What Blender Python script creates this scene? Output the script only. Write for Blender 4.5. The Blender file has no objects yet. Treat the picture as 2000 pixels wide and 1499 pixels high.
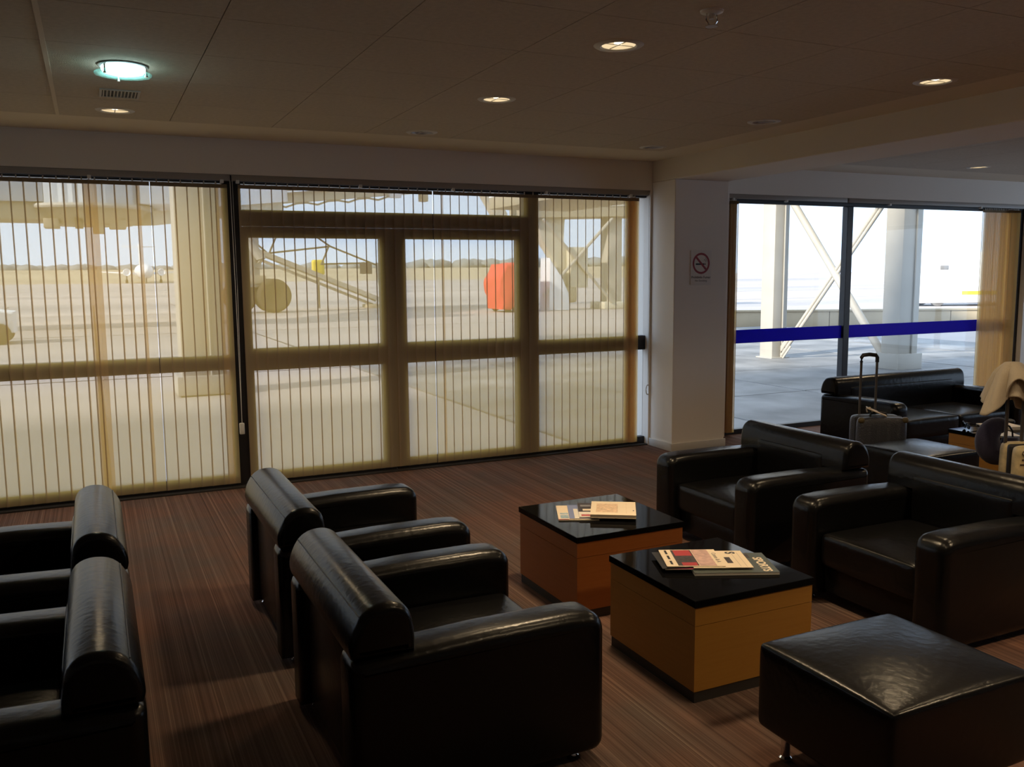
import bpy, bmesh, math, random
from mathutils import Vector, Matrix, Euler
random.seed(7)
R = math.radians
sc = bpy.context.scene
COL = sc.collection

# ------------------------------------------------------------------ camera, world, sun, exposure
cam_d = bpy.data.cameras.new('camera'); cam = bpy.data.objects.new('camera', cam_d); COL.objects.link(cam)
cam_d.sensor_width = 36.0; cam_d.lens = 36.0 * 1727.5 / 2000.0; cam_d.clip_start = 0.05; cam_d.clip_end = 4000
pit, yaw, rol = 0.124045, 0.440554, -0.008438
fw = Vector((math.sin(yaw) * math.cos(pit), math.cos(yaw) * math.cos(pit), -math.sin(pit)))
r0 = Vector((math.cos(yaw), -math.sin(yaw), 0)); u0 = r0.cross(fw)
rr = math.cos(rol) * r0 + math.sin(rol) * u0; uu = -math.sin(rol) * r0 + math.cos(rol) * u0
m = Matrix((rr, uu, -fw)).transposed().to_4x4(); m.translation = (0, 0, 1.6)
cam.matrix_world = m
sc.camera = cam

w = bpy.data.worlds.new('world'); sc.world = w; w.use_nodes = True
bg = w.node_tree.nodes['Background']
bg.inputs[0].default_value = (0.60, 0.76, 1.0, 1); bg.inputs[1].default_value = 2.45      # even, hazy white sky
sun_d = bpy.data.lights.new('sun', 'SUN'); sun = bpy.data.objects.new('sun', sun_d); COL.objects.link(sun)
sun_d.energy = 8.0; sun_d.color = (1.0, 0.93, 0.82); sun_d.angle = R(3)
sun.rotation_euler = Vector((0.86, 0.18, -0.50)).to_track_quat('-Z', 'Y').to_euler()     # from behind the building, left
sc.view_settings.view_transform = 'Standard'; sc.view_settings.look = 'None'
sc.view_settings.exposure = 0.0; sc.view_settings.gamma = 1.0; sc.view_settings.use_curve_mapping = False
sc.cycles.transparent_max_bounces = 16; sc.cycles.max_bounces = 7; sc.cycles.diffuse_bounces = 4; sc.cycles.caustics_reflective = False; sc.cycles.caustics_refractive = False; sc.cycles.blur_glossy = .5; sc.cycles.glossy_bounces = 3; sc.cycles.adaptive_threshold = .04
sc.cycles.sample_clamp_indirect = 6.0; sc.cycles.use_denoising = True

# ------------------------------------------------------------------ materials
MAT = {}
def newmat(name):
    mt = bpy.data.materials.new(name); mt.use_nodes = True
    nt = mt.node_tree; nt.nodes.clear()
    out = nt.nodes.new('ShaderNodeOutputMaterial'); MAT[name] = mt
    return mt, nt, out
def pbr(name, col, rough=0.5, metal=0.0, spec=0.5, bump=0, bscale=50, var=0.0, vscale=3.0, coat=0.0, sheen=0.0):
    mt, nt, out = newmat(name)
    p = nt.nodes.new('ShaderNodeBsdfPrincipled'); nt.links.new(p.outputs[0], out.inputs[0])
    p.inputs['Base Color'].default_value = (*col, 1); p.inputs['Roughness'].default_value = rough
    p.inputs['Metallic'].default_value = metal; p.inputs['Specular IOR Level'].default_value = spec
    p.inputs['Coat Weight'].default_value = coat; p.inputs['Sheen Weight'].default_value = sheen
    tc = nt.nodes.new('ShaderNodeTexCoord')
    if var:
        n = nt.nodes.new('ShaderNodeTexNoise'); n.inputs['Scale'].default_value = vscale; n.inputs['Detail'].default_value = 4
        nt.links.new(tc.outputs['Object'], n.inputs['Vector'])
        rp = nt.nodes.new('ShaderNodeMapRange'); rp.inputs['From Min'].default_value = .3; rp.inputs['From Max'].default_value = .7
        rp.inputs['To Min'].default_value = 1 - var; rp.inputs['To Max'].default_value = 1 + var
        mx = nt.nodes.new('ShaderNodeMix'); mx.data_type = 'RGBA'; mx.blend_type = 'MULTIPLY'; mx.inputs[0].default_value = 1
        mx.inputs[6].default_value = (*col, 1)
        nt.links.new(n.outputs[0], rp.inputs[0]); nt.links.new(rp.outputs[0], mx.inputs[7]); nt.links.new(mx.outputs[2], p.inputs['Base Color'])
    if bump:
        n2 = nt.nodes.new('ShaderNodeTexNoise'); n2.inputs['Scale'].default_value = bscale; n2.inputs['Detail'].default_value = 5
        nt.links.new(tc.outputs['Object'], n2.inputs['Vector'])
        b = nt.nodes.new('ShaderNodeBump'); b.inputs['Strength'].default_value = bump; b.inputs['Distance'].default_value = 0.01
        nt.links.new(n2.outputs[0], b.inputs['Height']); nt.links.new(b.outputs[0], p.inputs['Normal'])
    return mt
def emit(name, col, strength):
    mt, nt, out = newmat(name)
    e = nt.nodes.new('ShaderNodeEmission'); e.inputs[0].default_value = (*col, 1); e.inputs[1].default_value = strength
    nt.links.new(e.outputs[0], out.inputs[0]); return mt

pbr('wall_paint', (.86, .81, .745), .75, bump=.08, bscale=220)
pbr('beam_paint', (.76, .69, .59), .75, bump=.08, bscale=220)
pbr('plaster', (.70, .62, .50), .85, bump=.1, bscale=300)
pbr('tile_mineral', (.58, .51, .415), .95, bump=.5, bscale=260, var=.06, vscale=40)
pbr('tile_gap', (.16, .13, .10), .9)
pbr('baseboard_white', (.62, .60, .57), .5)
pbr('frame_black', (.012, .012, .016), .45)
pbr('rail_grey', (.34, .31, .28), .45)
pbr('slot_black', (.01, .01, .01), .7)
pbr('hanger_plastic', (.55, .50, .42), .5)
def m_film(name, col):
    mt, nt, out = newmat(name)
    a = nt.nodes.new('ShaderNodeBsdfTranslucent'); a.inputs[0].default_value = (*col, 1); b = nt.nodes.new('ShaderNodeBsdfDiffuse'); b.inputs[0].default_value = (*col, 1)
    ad = nt.nodes.new('ShaderNodeMixShader'); ad.inputs[0].default_value = .5; nt.links.new(a.outputs[0], ad.inputs[1]); nt.links.new(b.outputs[0], ad.inputs[2]); nt.links.new(ad.outputs[0], out.inputs[0])
m_film('blue_band', (.05, .045, .55))
pbr('leather', (.004, .004, .0045), .27, spec=.28, bump=.16, bscale=32)
pbr('leather_seam', (.03, .03, .032), .5)
pbr('chrome', (.75, .75, .76), .12, metal=1)
pbr('black_glass', (.004, .004, .0045), .06, spec=.04)
pbr('plinth', (.030, .026, .024), .6)
pbr('white_plastic', (.75, .75, .72), .45)
pbr('paper_white', (.72, .68, .62), .7)
pbr('paper_cream', (.78, .66, .50), .7)
pbr('paper_stain', (.66, .48, .33), .7, var=.25, vscale=60)
pbr('print_red', (.42, .035, .04), .55)
pbr('print_pink', (.75, .06, .25), .55)
pbr('print_rose', (.55, .36, .32), .6, var=.2, vscale=40)
pbr('print_dark', (.045, .035, .035), .6, var=.5, vscale=60)
pbr('print_blue', (.20, .24, .42), .55)
pbr('print_sky', (.30, .42, .50), .55, var=.4, vscale=70)
pbr('print_green', (.07, .085, .075), .5)
pbr('print_black', (.02, .02, .02), .6)
pbr('sign_plate', (.80, .77, .73), .8, spec=.1)
pbr('sign_red', (.30, .02, .035), .5)
pbr('sign_black', (.02, .02, .02), .5)
pbr('sign_grey', (.22, .21, .20), .5)
pbr('case_grey', (.040, .043, .056), .28, bump=.6, bscale=120)
pbr('case_black', (.012, .012, .014), .5)
pbr('case_bronze', (.10, .075, .03), .4)
pbr('tag_leather', (.62, .50, .36), .6)
pbr('case_cream', (.55, .45, .26), .45, var=.25, vscale=18)
pbr('case_print', (.06, .04, .03), .5)
pbr('pole_metal', (.10, .09, .085), .4, metal=.4)
pbr('towel', (.58, .50, .38), .95, bump=.5, bscale=200, sheen=.2)
pbr('pillow_navy', (.018, .016, .045), .9, bump=.3, bscale=150, sheen=.2)
pbr('leaf_green', (.02, .05, .02), .5)
pbr('pot_grey', (.10, .09, .085), .7)
pbr('sunglass', (.012, .012, .012), .15)
pbr('lamp_trim', (.62, .59, .55), .4)
pbr('reflector', (.80, .78, .74), .22, metal=.9)
pbr('bulb_off', (.55, .60, .70), .1, spec=.8)
pbr('lamp_base', (.55, .60, .62), .3, metal=.4)
pbr('vent_metal', (.36, .33, .30), .5)
emit('bulb_warm', (1.0, .86, .60), 4)
emit('lens_warm', (1.0, .76, .44), .95)
pbr('lens_off', (.75, .80, .92), .15, spec=.9)
emit('lens_cool', (.72, 1.0, .98), 11)
# outdoors
def m_apron():
    mt, nt, out = newmat('concrete')
    p = nt.nodes.new('ShaderNodeBsdfPrincipled'); p.inputs['Roughness'].default_value = .9; p.inputs['Specular IOR Level'].default_value = .1; nt.links.new(p.outputs[0], out.inputs[0])
    tc = nt.nodes.new('ShaderNodeTexCoord'); mp = nt.nodes.new('ShaderNodeMapping'); mp.inputs['Scale'].default_value = (.012, .10, 1)
    n = nt.nodes.new('ShaderNodeTexNoise'); n.inputs['Scale'].default_value = 1; n.inputs['Detail'].default_value = 5; n.inputs['Roughness'].default_value = .6
    nt.links.new(tc.outputs['Object'], mp.inputs[0]); nt.links.new(mp.outputs[0], n.inputs['Vector'])
    ra = nt.nodes.new('ShaderNodeValToRGB'); e = ra.color_ramp.elements
    e[0].position = .36; e[0].color = (.31, .29, .285, 1); e[1].position = .62; e[1].color = (.50, .435, .395, 1)
    nt.links.new(n.outputs[0], ra.inputs[0]); nt.links.new(ra.outputs[0], p.inputs['Base Color'])
m_apron()
pbr('concrete_slab_grey', (.205, .20, .195), .7, var=.45, vscale=.9, bump=.15, bscale=12)
pbr('joint_tar', (.05, .05, .05), .9)
pbr('dry_grass', (.40, .32, .21), .95, var=.15, vscale=.02)
pbr('tree_hazed', (.22, .24, .25), .95)  # distance haze put into the colour as a bluish grey
pbr('steel_white', (.44, .41, .36), .6, var=.06, vscale=2)
pbr('steel_cream', (.60, .55, .44), .6, var=.08, vscale=2)
pbr('bridge_panel', (.50, .55, .60), .5)
pbr('bridge_white', (.82, .84, .86), .5)
pbr('bridge_under', (.42, .36, .26), .7)
pbr('rubber', (.06, .045, .03), .8)
pbr('hub_brown', (.13, .10, .06), .7)
pbr('cover_red', (.75, .05, .04), .7)
pbr('vehicle_white', (.80, .80, .80), .35)
pbr('vehicle_yellow', (.75, .58, .05), .45)
pbr('vehicle_glass', (.03, .035, .045), .1)
pbr('sign_navy', (.04, .04, .09), .5)
pbr('parapet', (.42, .34, .23), .85, var=.08, vscale=1.5)
pbr('facade', (.50, .47, .42), .85)
pbr('purple_stripe', (.20, .16, .42), .5)

def m_glass():
    mt, nt, out = newmat('window_glass')
    t = nt.nodes.new('ShaderNodeBsdfTransparent'); t.inputs[0].default_value = (.965, .975, .97, 1)
    g = nt.nodes.new('ShaderNodeBsdfGlossy'); g.inputs['Roughness'].default_value = .02
    lw = nt.nodes.new('ShaderNodeLayerWeight'); pw_ = nt.nodes.new('ShaderNodeMath'); pw_.operation = 'POWER'; pw_.inputs[1].default_value = 4
    fr = nt.nodes.new('ShaderNodeMath'); fr.operation = 'MULTIPLY_ADD'; fr.inputs[1].default_value = .6; fr.inputs[2].default_value = .02
    nt.links.new(lw.outputs['Facing'], pw_.inputs[0]); nt.links.new(pw_.outputs[0], fr.inputs[0])
    mx = nt.nodes.new('ShaderNodeMixShader')
    nt.links.new(fr.outputs[0], mx.inputs[0]); nt.links.new(t.outputs[0], mx.inputs[1]); nt.links.new(g.outputs[0], mx.inputs[2])
    nt.links.new(mx.outputs[0], out.inputs[0])
m_glass()
def m_clear():
    mt, nt, out = newmat('lamp_glass')
    t = nt.nodes.new('ShaderNodeBsdfTransparent'); t.inputs[0].default_value = (.72, .93, .90, 1)
    g = nt.nodes.new('ShaderNodeBsdfGlossy'); g.inputs['Roughness'].default_value = .05
    tr = nt.nodes.new('ShaderNodeBsdfTranslucent'); tr.inputs[0].default_value = (.5, .9, .85, 1)
    m1 = nt.nodes.new('ShaderNodeMixShader'); m1.inputs[0].default_value = .15
    m2 = nt.nodes.new('ShaderNodeMixShader'); m2.inputs[0].default_value = .12
    nt.links.new(t.outputs[0], m1.inputs[1]); nt.links.new(tr.outputs[0], m1.inputs[2])
    nt.links.new(m1.outputs[0], m2.inputs[1]); nt.links.new(g.outputs[0], m2.inputs[2]); nt.links.new(m2.outputs[0], out.inputs[0])
m_clear()
def m_fabric(name, open_, trans, refl):
    """screen-weave blind cloth: open holes + light scattered through + light scattered back"""
    mt, nt, out = newmat(name)
    t = nt.nodes.new('ShaderNodeBsdfTransparent'); t.inputs[0].default_value = (1, 1, 1, 1)
    tl = nt.nodes.new('ShaderNodeBsdfTranslucent'); tl.inputs[0].default_value = (*trans, 1)
    df = nt.nodes.new('ShaderNodeBsdfDiffuse'); df.inputs[0].default_value = (*refl, 1)
    ad = nt.nodes.new('ShaderNodeAddShader'); nt.links.new(tl.outputs[0], ad.inputs[0]); nt.links.new(df.outputs[0], ad.inputs[1])
    mx = nt.nodes.new('ShaderNodeMixShader'); mx.inputs[0].default_value = 1 - open_
    nt.links.new(t.outputs[0], mx.inputs[1]); nt.links.new(ad.outputs[0], mx.inputs[2]); nt.links.new(mx.outputs[0], out.inputs[0])
m_fabric('blind_cloth', .34, (.42, .265, .062), (.43, .34, .225))
m_fabric('blind_edge', .07, (.17, .115, .045), (.36, .27, .17))  # dark edge strip added to deepen the lines where slats overlap
pbr('blind_pocket', (.26, .19, .11), .9)

def m_carpet():
    mt, nt, out = newmat('carpet')
    p = nt.nodes.new('ShaderNodeBsdfPrincipled'); p.inputs['Roughness'].default_value = .95; p.inputs['Specular IOR Level'].default_value = .1
    nt.links.new(p.outputs[0], out.inputs[0])
    tc = nt.nodes.new('ShaderNodeTexCoord')
    def stripes(sx, sy, off):
        mp = nt.nodes.new('ShaderNodeMapping'); mp.inputs['Scale'].default_value = (sx, sy, 1); mp.inputs['Location'].default_value = (off, off * .3, 0)
        n = nt.nodes.new('ShaderNodeTexNoise'); n.inputs['Scale'].default_value = 1; n.inputs['Detail'].default_value = 3; n.inputs['Roughness'].default_value = .7
        nt.links.new(tc.outputs['Object'], mp.inputs[0]); nt.links.new(mp.outputs[0], n.inputs['Vector']); return n
    a = stripes(70, .10, 0); b = stripes(190, .25, 9); c = stripes(1.2, 1.0, 4); d = stripes(600, 600, 2)
    ra = nt.nodes.new('ShaderNodeValToRGB'); e = ra.color_ramp.elements
    e[0].position = .30; e[0].color = (.065, .042, .034, 1); e[1].position = .74; e[1].color = (.42, .31, .22, 1)
    x = e.new(.46); x.color = (.15, .095, .073, 1); x = e.new(.56); x.color = (.215, .14, .105, 1)
    mixn = nt.nodes.new('ShaderNodeMix'); mixn.inputs[0].default_value = .5
    nt.links.new(a.outputs[0], mixn.inputs[2]); nt.links.new(b.outputs[0], mixn.inputs[3]); nt.links.new(mixn.outputs[0], ra.inputs[0])
    rc = nt.nodes.new('ShaderNodeValToRGB'); e = rc.color_ramp.elements
    e[0].position = .35; e[0].color = (.68, .76, .84, 1); e[1].position = .65; e[1].color = (1.02, .80, .72, 1)
    nt.links.new(c.outputs[0], rc.inputs[0])
    mx = nt.nodes.new('ShaderNodeMix'); mx.data_type = 'RGBA'; mx.blend_type = 'MULTIPLY'; mx.inputs[0].default_value = 1
    nt.links.new(ra.outputs[0], mx.inputs[6]); nt.links.new(rc.outputs[0], mx.inputs[7]); nt.links.new(mx.outputs[2], p.inputs['Base Color'])
    bp = nt.nodes.new('ShaderNodeBump'); bp.inputs['Strength'].default_value = .6; bp.inputs['Distance'].default_value = .004
    ad = nt.nodes.new('ShaderNodeMath'); ad.operation = 'ADD'; nt.links.new(d.outputs[0], ad.inputs[0]); nt.links.new(b.outputs[0], ad.inputs[1])
    nt.links.new(ad.outputs[0], bp.inputs['Height']); nt.links.new(bp.outputs[0], p.inputs['Normal'])
m_carpet()
def m_wood(name, c1, c2):
    mt, nt, out = newmat(name)
    p = nt.nodes.new('ShaderNodeBsdfPrincipled'); p.inputs['Roughness'].default_value = .45; nt.links.new(p.outputs[0], out.inputs[0])
    tc = nt.nodes.new('ShaderNodeTexCoord'); mp = nt.nodes.new('ShaderNodeMapping'); mp.inputs['Scale'].default_value = (3, 3, 45)
    n = nt.nodes.new('ShaderNodeTexNoise'); n.inputs['Scale'].default_value = 2; n.inputs['Detail'].default_value = 6; n.inputs['Distortion'].default_value = .6
    nt.links.new(tc.outputs['Object'], mp.inputs[0]); nt.links.new(mp.outputs[0], n.inputs['Vector'])
    ra = nt.nodes.new('ShaderNodeValToRGB'); e = ra.color_ramp.elements
    e[0].position = .3; e[0].color = (*c1, 1); e[1].position = .7; e[1].color = (*c2, 1)
    nt.links.new(n.outputs[0], ra.inputs[0]); nt.links.new(ra.outputs[0], p.inputs['Base Color'])
m_wood('wood_orange', (.36, .165, .026), (.39, .185, .032))
m_wood('wood_red', (.30, .095, .020), (.33, .11, .025))

# ------------------------------------------------------------------ geometry helpers
def finish(me, smooth=35):
    if smooth:
        for p in me.polygons: p.use_smooth = True
        me.set_sharp_from_angle(angle=R(smooth))
def obj(name, bm, mat, parent=None, loc=None, rot=None, smooth=35):
    me = bpy.data.meshes.new(name)
    bmesh.ops.recalc_face_normals(bm, faces=bm.faces[:])
    bm.to_mesh(me); bm.free()
    for mn in (mat if isinstance(mat, (list, tuple)) else [mat]): me.materials.append(MAT[mn])
    finish(me, smooth)
    o = bpy.data.objects.new(name, me); COL.objects.link(o)
    if parent: o.parent = parent
    if loc is not None: o.location = loc
    if rot is not None: o.rotation_euler = rot
    return o
def meshobj(name, me, parent=None, loc=None, rot=None):
    o = bpy.data.objects.new(name, me); COL.objects.link(o)
    if parent: o.parent = parent
    if loc is not None: o.location = loc
    if rot is not None: o.rotation_euler = rot
    return o
def tag(o, label, cat, group=None, kind=None):
    o['label'] = label; o['category'] = cat
    if group: o['group'] = group
    if kind: o['kind'] = kind
    return o
def thing(name, label, cat, loc=(0, 0, 0), rz=0, group=None):
    o = bpy.data.objects.new(name, None); COL.objects.link(o); o.location = loc; o.rotation_euler = (0, 0, rz)
    o.empty_display_size = .1
    return tag(o, label, cat, group)
def struct(o, label, cat):
    o['kind'] = 'structure'; o['label'] = label; o['category'] = cat; return o
def NB(): return bmesh.new()
def box(bm, x0, x1, y0, y1, z0, z1, bev=0, seg=2, mi=0):
    v = [bm.verts.new((x, y, z)) for x in (x0, x1) for y in (y0, y1) for z in (z0, z1)]
    fs = [bm.faces.new([v[i] for i in q]) for q in ((0, 1, 3, 2), (4, 6, 7, 5), (0, 4, 5, 1), (2, 3, 7, 6), (0, 2, 6, 4), (1, 5, 7, 3))]
    for f in fs: f.material_index = mi
    if bev:
        ed = list({e for f in fs for e in f.edges})
        bmesh.ops.bevel(bm, geom=ed, offset=bev, segments=seg, profile=.5, affect='EDGES', clamp_overlap=True)
    return bm
def B(x0, x1, y0, y1, z0, z1, bev=0, seg=2): return box(NB(), x0, x1, y0, y1, z0, z1, bev, seg)
def prism(bm, pts, a0, a1, axis='y', bev=0, seg=3, mi=0):
    """extrude a closed 2D outline along an axis; rounded end edges"""
    def P(p, a): return {'y': (p[0], a, p[1]), 'x': (a, p[0], p[1]), 'z': (p[0], p[1], a)}[axis]
    A = [bm.verts.new(P(p, a0)) for p in pts]; Bv = [bm.verts.new(P(p, a1)) for p in pts]
    n = len(pts); f0 = bm.faces.new(A); f1 = bm.faces.new(Bv[::-1]); fs = [f0, f1]
    for i in range(n): fs.append(bm.faces.new((A[i], Bv[i], Bv[(i + 1) % n], A[(i + 1) % n])))
    for f in fs: f.material_index = mi
    if bev:
        bmesh.ops.bevel(bm, geom=list(f0.edges) + list(f1.edges), offset=bev, segments=seg, profile=.5, affect='EDGES', clamp_overlap=True)
    return bm
def loft(bm, pts, y0, y1, r, seg=5):
    """extrude a convex outline (x, z) along y with round ends of radius r"""
    n = len(pts); area = sum(pts[i][0] * pts[(i + 1) % n][1] - pts[(i + 1) % n][0] * pts[i][1] for i in range(n)); sg = 1 if area > 0 else -1
    nrm = []
    for i in range(n):
        a, b, c = Vector(pts[i - 1]), Vector(pts[i]), Vector(pts[(i + 1) % n])
        e1, e2 = (b - a), (c - b); n1 = Vector((-e1.y, e1.x)).normalized() * sg; n2 = Vector((-e2.y, e2.x)).normalized() * sg
        m_ = n1 + n2; m_.normalize(); nrm.append(m_ / max(.6, m_.dot(n1)))
    rings = []
    prof = [(r * (1 - math.sin(t)), r * (1 - math.cos(t))) for t in [math.pi / 2 * k / seg for k in range(seg + 1)]]
    for ins, dy in prof: rings.append((ins, y0 + dy))
    for ins, dy in reversed(prof): rings.append((ins, y1 - dy))
    V = [[bm.verts.new((p[0] + q.x * ins, y, p[1] + q.y * ins)) for p, q in zip(pts, nrm)] for ins, y in rings]
    for A, Bv in zip(V, V[1:]):
        for i in range(n): bm.faces.new((A[i], Bv[i], Bv[(i + 1) % n], A[(i + 1) % n]))
    bm.faces.new(V[0]); bm.faces.new(V[-1][::-1])
    return bm
def lathe(bm, prof, n=32, c=(0, 0, 0), mi=0):
    rings = []
    for r, z in prof:
        if r < 1e-6: rings.append([bm.verts.new((c[0], c[1], c[2] + z))])
        else: rings.append([bm.verts.new((c[0] + r * math.cos(2 * math.pi * i / n), c[1] + r * math.sin(2 * math.pi * i / n), c[2] + z)) for i in range(n)])
    for a, b in zip(rings, rings[1:]):
        for i in range(n):
            j = (i + 1) % n
            if len(a) == 1 and len(b) == 1: continue
            if len(a) == 1: f = bm.faces.new((a[0], b[i], b[j]))
            elif len(b) == 1: f = bm.faces.new((a[i], b[0], a[j]))
            else: f = bm.faces.new((a[i], b[i], b[j], a[j]))
            f.material_index = mi
    return bm
def tube(bm, pts, r, n=10, cap=True, mi=0):
    pts = [Vector(p) for p in pts]; rings = []
    for i, p in enumerate(pts):
        d = (pts[min(i + 1, len(pts) - 1)] - pts[max(i - 1, 0)]).normalized()
        a = d.cross(Vector((0, 0, 1)));
        if a.length < 1e-3: a = d.cross(Vector((1, 0, 0)))
        a.normalize(); b = d.cross(a)
        ri = r[i] if isinstance(r, (list, tuple)) else r
        rings.append([bm.verts.new(p + ri * (math.cos(2 * math.pi * k / n) * a + math.sin(2 * math.pi * k / n) * b)) for k in range(n)])
    for A, Bq in zip(rings, rings[1:]):
        for k in range(n):
            f = bm.faces.new((A[k], A[(k + 1) % n], Bq[(k + 1) % n], Bq[k])); f.material_index = mi
    if cap:
        for rg in (rings[0], rings[-1]):
            f = bm.faces.new(rg); f.material_index = mi
    return bm
def bar(bm, p, q, wdt, h, mi=0):
    """rectangular bar between two points"""
    p = Vector(p); q = Vector(q); d = (q - p).normalized(); a = d.cross(Vector((0, 0, 1)))
    if a.length < 1e-3: a = Vector((1, 0, 0))
    a.normalize(); b = a.cross(d)
    vs = [[bm.verts.new(c + sx * a * wdt / 2 + sz * b * h / 2) for sx, sz in ((-1, -1), (1, -1), (1, 1), (-1, 1))] for c in (p, q)]
    bm.faces.new(vs[0]).material_index = mi; bm.faces.new(vs[1][::-1]).material_index = mi
    for k in range(4): bm.faces.new((vs[0][k], vs[0][(k + 1) % 4], vs[1][(k + 1) % 4], vs[1][k])).material_index = mi
    return bm
def copy_tree(o, parent=None):
    c = o.copy(); COL.objects.link(c); c.parent = parent
    for ch in list(o.children): copy_tree(ch, c)
    return c
def text(name, body, size, mat, parent, loc, rot, ext=.0004, align='CENTER', bold=0):
    cu = bpy.data.curves.new(name, 'FONT'); cu.body = body; cu.size = size; cu.extrude = ext; cu.align_x = align; cu.offset = bold
    cu.materials.append(MAT[mat]); tmp = bpy.data.objects.new(name, cu); COL.objects.link(tmp)
    me = bpy.data.meshes.new_from_object(tmp.evaluated_get(bpy.context.evaluated_depsgraph_get())); me.name = name
    bpy.data.objects.remove(tmp); bpy.data.curves.remove(cu)
    if not me.materials: me.materials.append(MAT[mat])
    o = bpy.data.objects.new(name, me); COL.objects.link(o)
    o.parent = parent; o.location = loc; o.rotation_euler = rot
    return o

# ------------------------------------------------------------------ room shell
XL, XR, YB, YW = -4.5, 12.5, -4.0, 6.80      # left, right, back, face of the wall over the windows
ZC = 2.582
struct(obj('floor', B(XL, XR, YB, 7.02, -.12, 0), 'carpet', smooth=0), 'brown striped carpet covering the lounge floor', 'floor')
struct(obj('wall_left', B(XL - .2, XL, YB, 7.1, 0, ZC + .1), 'wall_paint', smooth=0), 'painted side wall of the lounge beyond the left armchairs', 'wall')
bm = NB(); box(bm, XR, XR + .2, YB, .8, 0, ZC + .1); box(bm, XR, XR + .2, 6.4, 7.1, 0, ZC + .1); box(bm, XR, XR + .2, .8, 6.4, 0, .25); box(bm, XR, XR + .2, .8, 6.4, 2.35, ZC + .1)
struct(obj('wall_right', bm, 'wall_paint', smooth=0), 'painted end wall of the lounge beyond the far sofa', 'wall')
struct(obj('wall_back', B(XL, XR, YB - .2, YB, 0, ZC + .1), 'wall_paint', smooth=0), 'painted wall behind the viewer', 'wall')
bm = NB(); box(bm, XL, XR, YW, 7.14, 2.33, ZC + .1); box(bm, 4.60, 5.49, YW, 7.14, 0, 2.33); box(bm, 9.80, XR, YW, 7.14, 0, 2.33)
struct(obj('wall_window', bm, 'wall_paint', smooth=0), 'plain painted wall strip running above the windows', 'wall')
bm = NB(); box(bm, 4.62, 5.20, 6.45, YW, 0, 2.40, .006, 2)
colm = struct(obj('wall_pillar', bm, 'wall_paint', smooth=0), 'square painted pillar between the two windows, with the smoking sign', 'pillar')
obj('baseboard', B(4.606, 4.62, 6.44, YW, 0, .07, .003), 'baseboard_white', colm)
obj('baseboard', B(4.606, 5.21, 6.436, 6.45, 0, .07, .003), 'baseboard_white', colm)
struct(obj('trim_1', B(4.62, 5.20, YB, YW, 2.40, ZC + .1, .006), 'beam_paint', smooth=0), 'dropped ceiling beam running from the pillar over the right armchairs', 'beam')

# exterior of the upper storeys: what the terminal stands under
struct(obj('wall_upper', B(-40, 12.9, -12, 7.2, ZC + .14, 13.5), 'facade', smooth=0), 'upper storeys of the terminal above the lounge', 'building')

# ------------------------------------------------------------------ ceiling with separate tiles
ceil = struct(obj('ceiling', B(XL, XR, YB, 7.1, ZC + .025, ZC + .12), 'tile_gap', smooth=0), 'tiled ceiling of beige mineral fibre panels', 'ceiling')
bm = NB(); box(bm, XL, 4.62, 6.19, YW, ZC, ZC + .03); box(bm, 4.29, 4.62, YB, 6.19, ZC, ZC + .03)
obj('plaster_margin', bm, 'plaster', ceil, smooth=0)
obj('plaster_margin', B(5.20, XR, 6.30, YW, ZC, ZC + .03), 'plaster', ceil, smooth=0)
TXP, TYP = .6376, .628
LAMPS_ON = [(2.14, 3.42), (2.144, 4.72), (4.07, 3.39), (.19, 5.91), (2.14, 2.12), (4.07, 2.10), (4.07, .8), (2.14, .8)]  # entries towards the camera are out of view, added for light
LAMPS_OFF = [(4.09, 4.728), (2.149, 6.0), (4.086, 6.01)]
HOLES = LAMPS_ON + LAMPS_OFF + [(7.83, 5.98), (7.83, 3.46)]
HR = .082
TG = .002
def tile_mesh(wx, wy, hole=None):
    bm = NB(); x0, x1, y0, y1 = -wx / 2 + TG, wx / 2 - TG, -wy / 2 + TG, wy / 2 - TG
    if hole is None:
        box(bm, x0, x1, y0, y1, 0, .022)
    else:
        hx, hy = hole; N = 40; ang = sorted([2 * math.pi * i / N for i in range(N)] + [math.atan2(b - hy, a - hx) % (2 * math.pi) for a in (x0, x1) for b in (y0, y1)])
        lo, li, hi, ho = [], [], [], []
        for t in ang:
            c, s = math.cos(t), math.sin(t); k = 1e9
            if c > 1e-9: k = min(k, (x1 - hx) / c)
            if c < -1e-9: k = min(k, (x0 - hx) / c)
            if s > 1e-9: k = min(k, (y1 - hy) / s)
            if s < -1e-9: k = min(k, (y0 - hy) / s)
            lo.append(bm.verts.new((hx + k * c, hy + k * s, 0))); ho.append(bm.verts.new((hx + k * c, hy + k * s, .022)))
            li.append(bm.verts.new((hx + HR * c, hy + HR * s, 0))); hi.append(bm.verts.new((hx + HR * c, hy + HR * s, .022)))
        n = len(ang)
        for i in range(n):
            j = (i + 1) % n
            bm.faces.new((lo[i], lo[j], li[j], li[i])); bm.faces.new((li[i], li[j], hi[j], hi[i])); bm.faces.new((lo[i], ho[i], ho[j], lo[j])); bm.faces.new((ho[i], hi[i], hi[j], ho[j]))
    bmesh.ops.recalc_face_normals(bm, faces=bm.faces[:])
    me = bpy.data.meshes.new('ceiling_tile'); bm.to_mesh(me); bm.free(); me.materials.append(MAT['tile_mineral']); return me
plain = tile_mesh(TXP, TYP)
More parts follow.
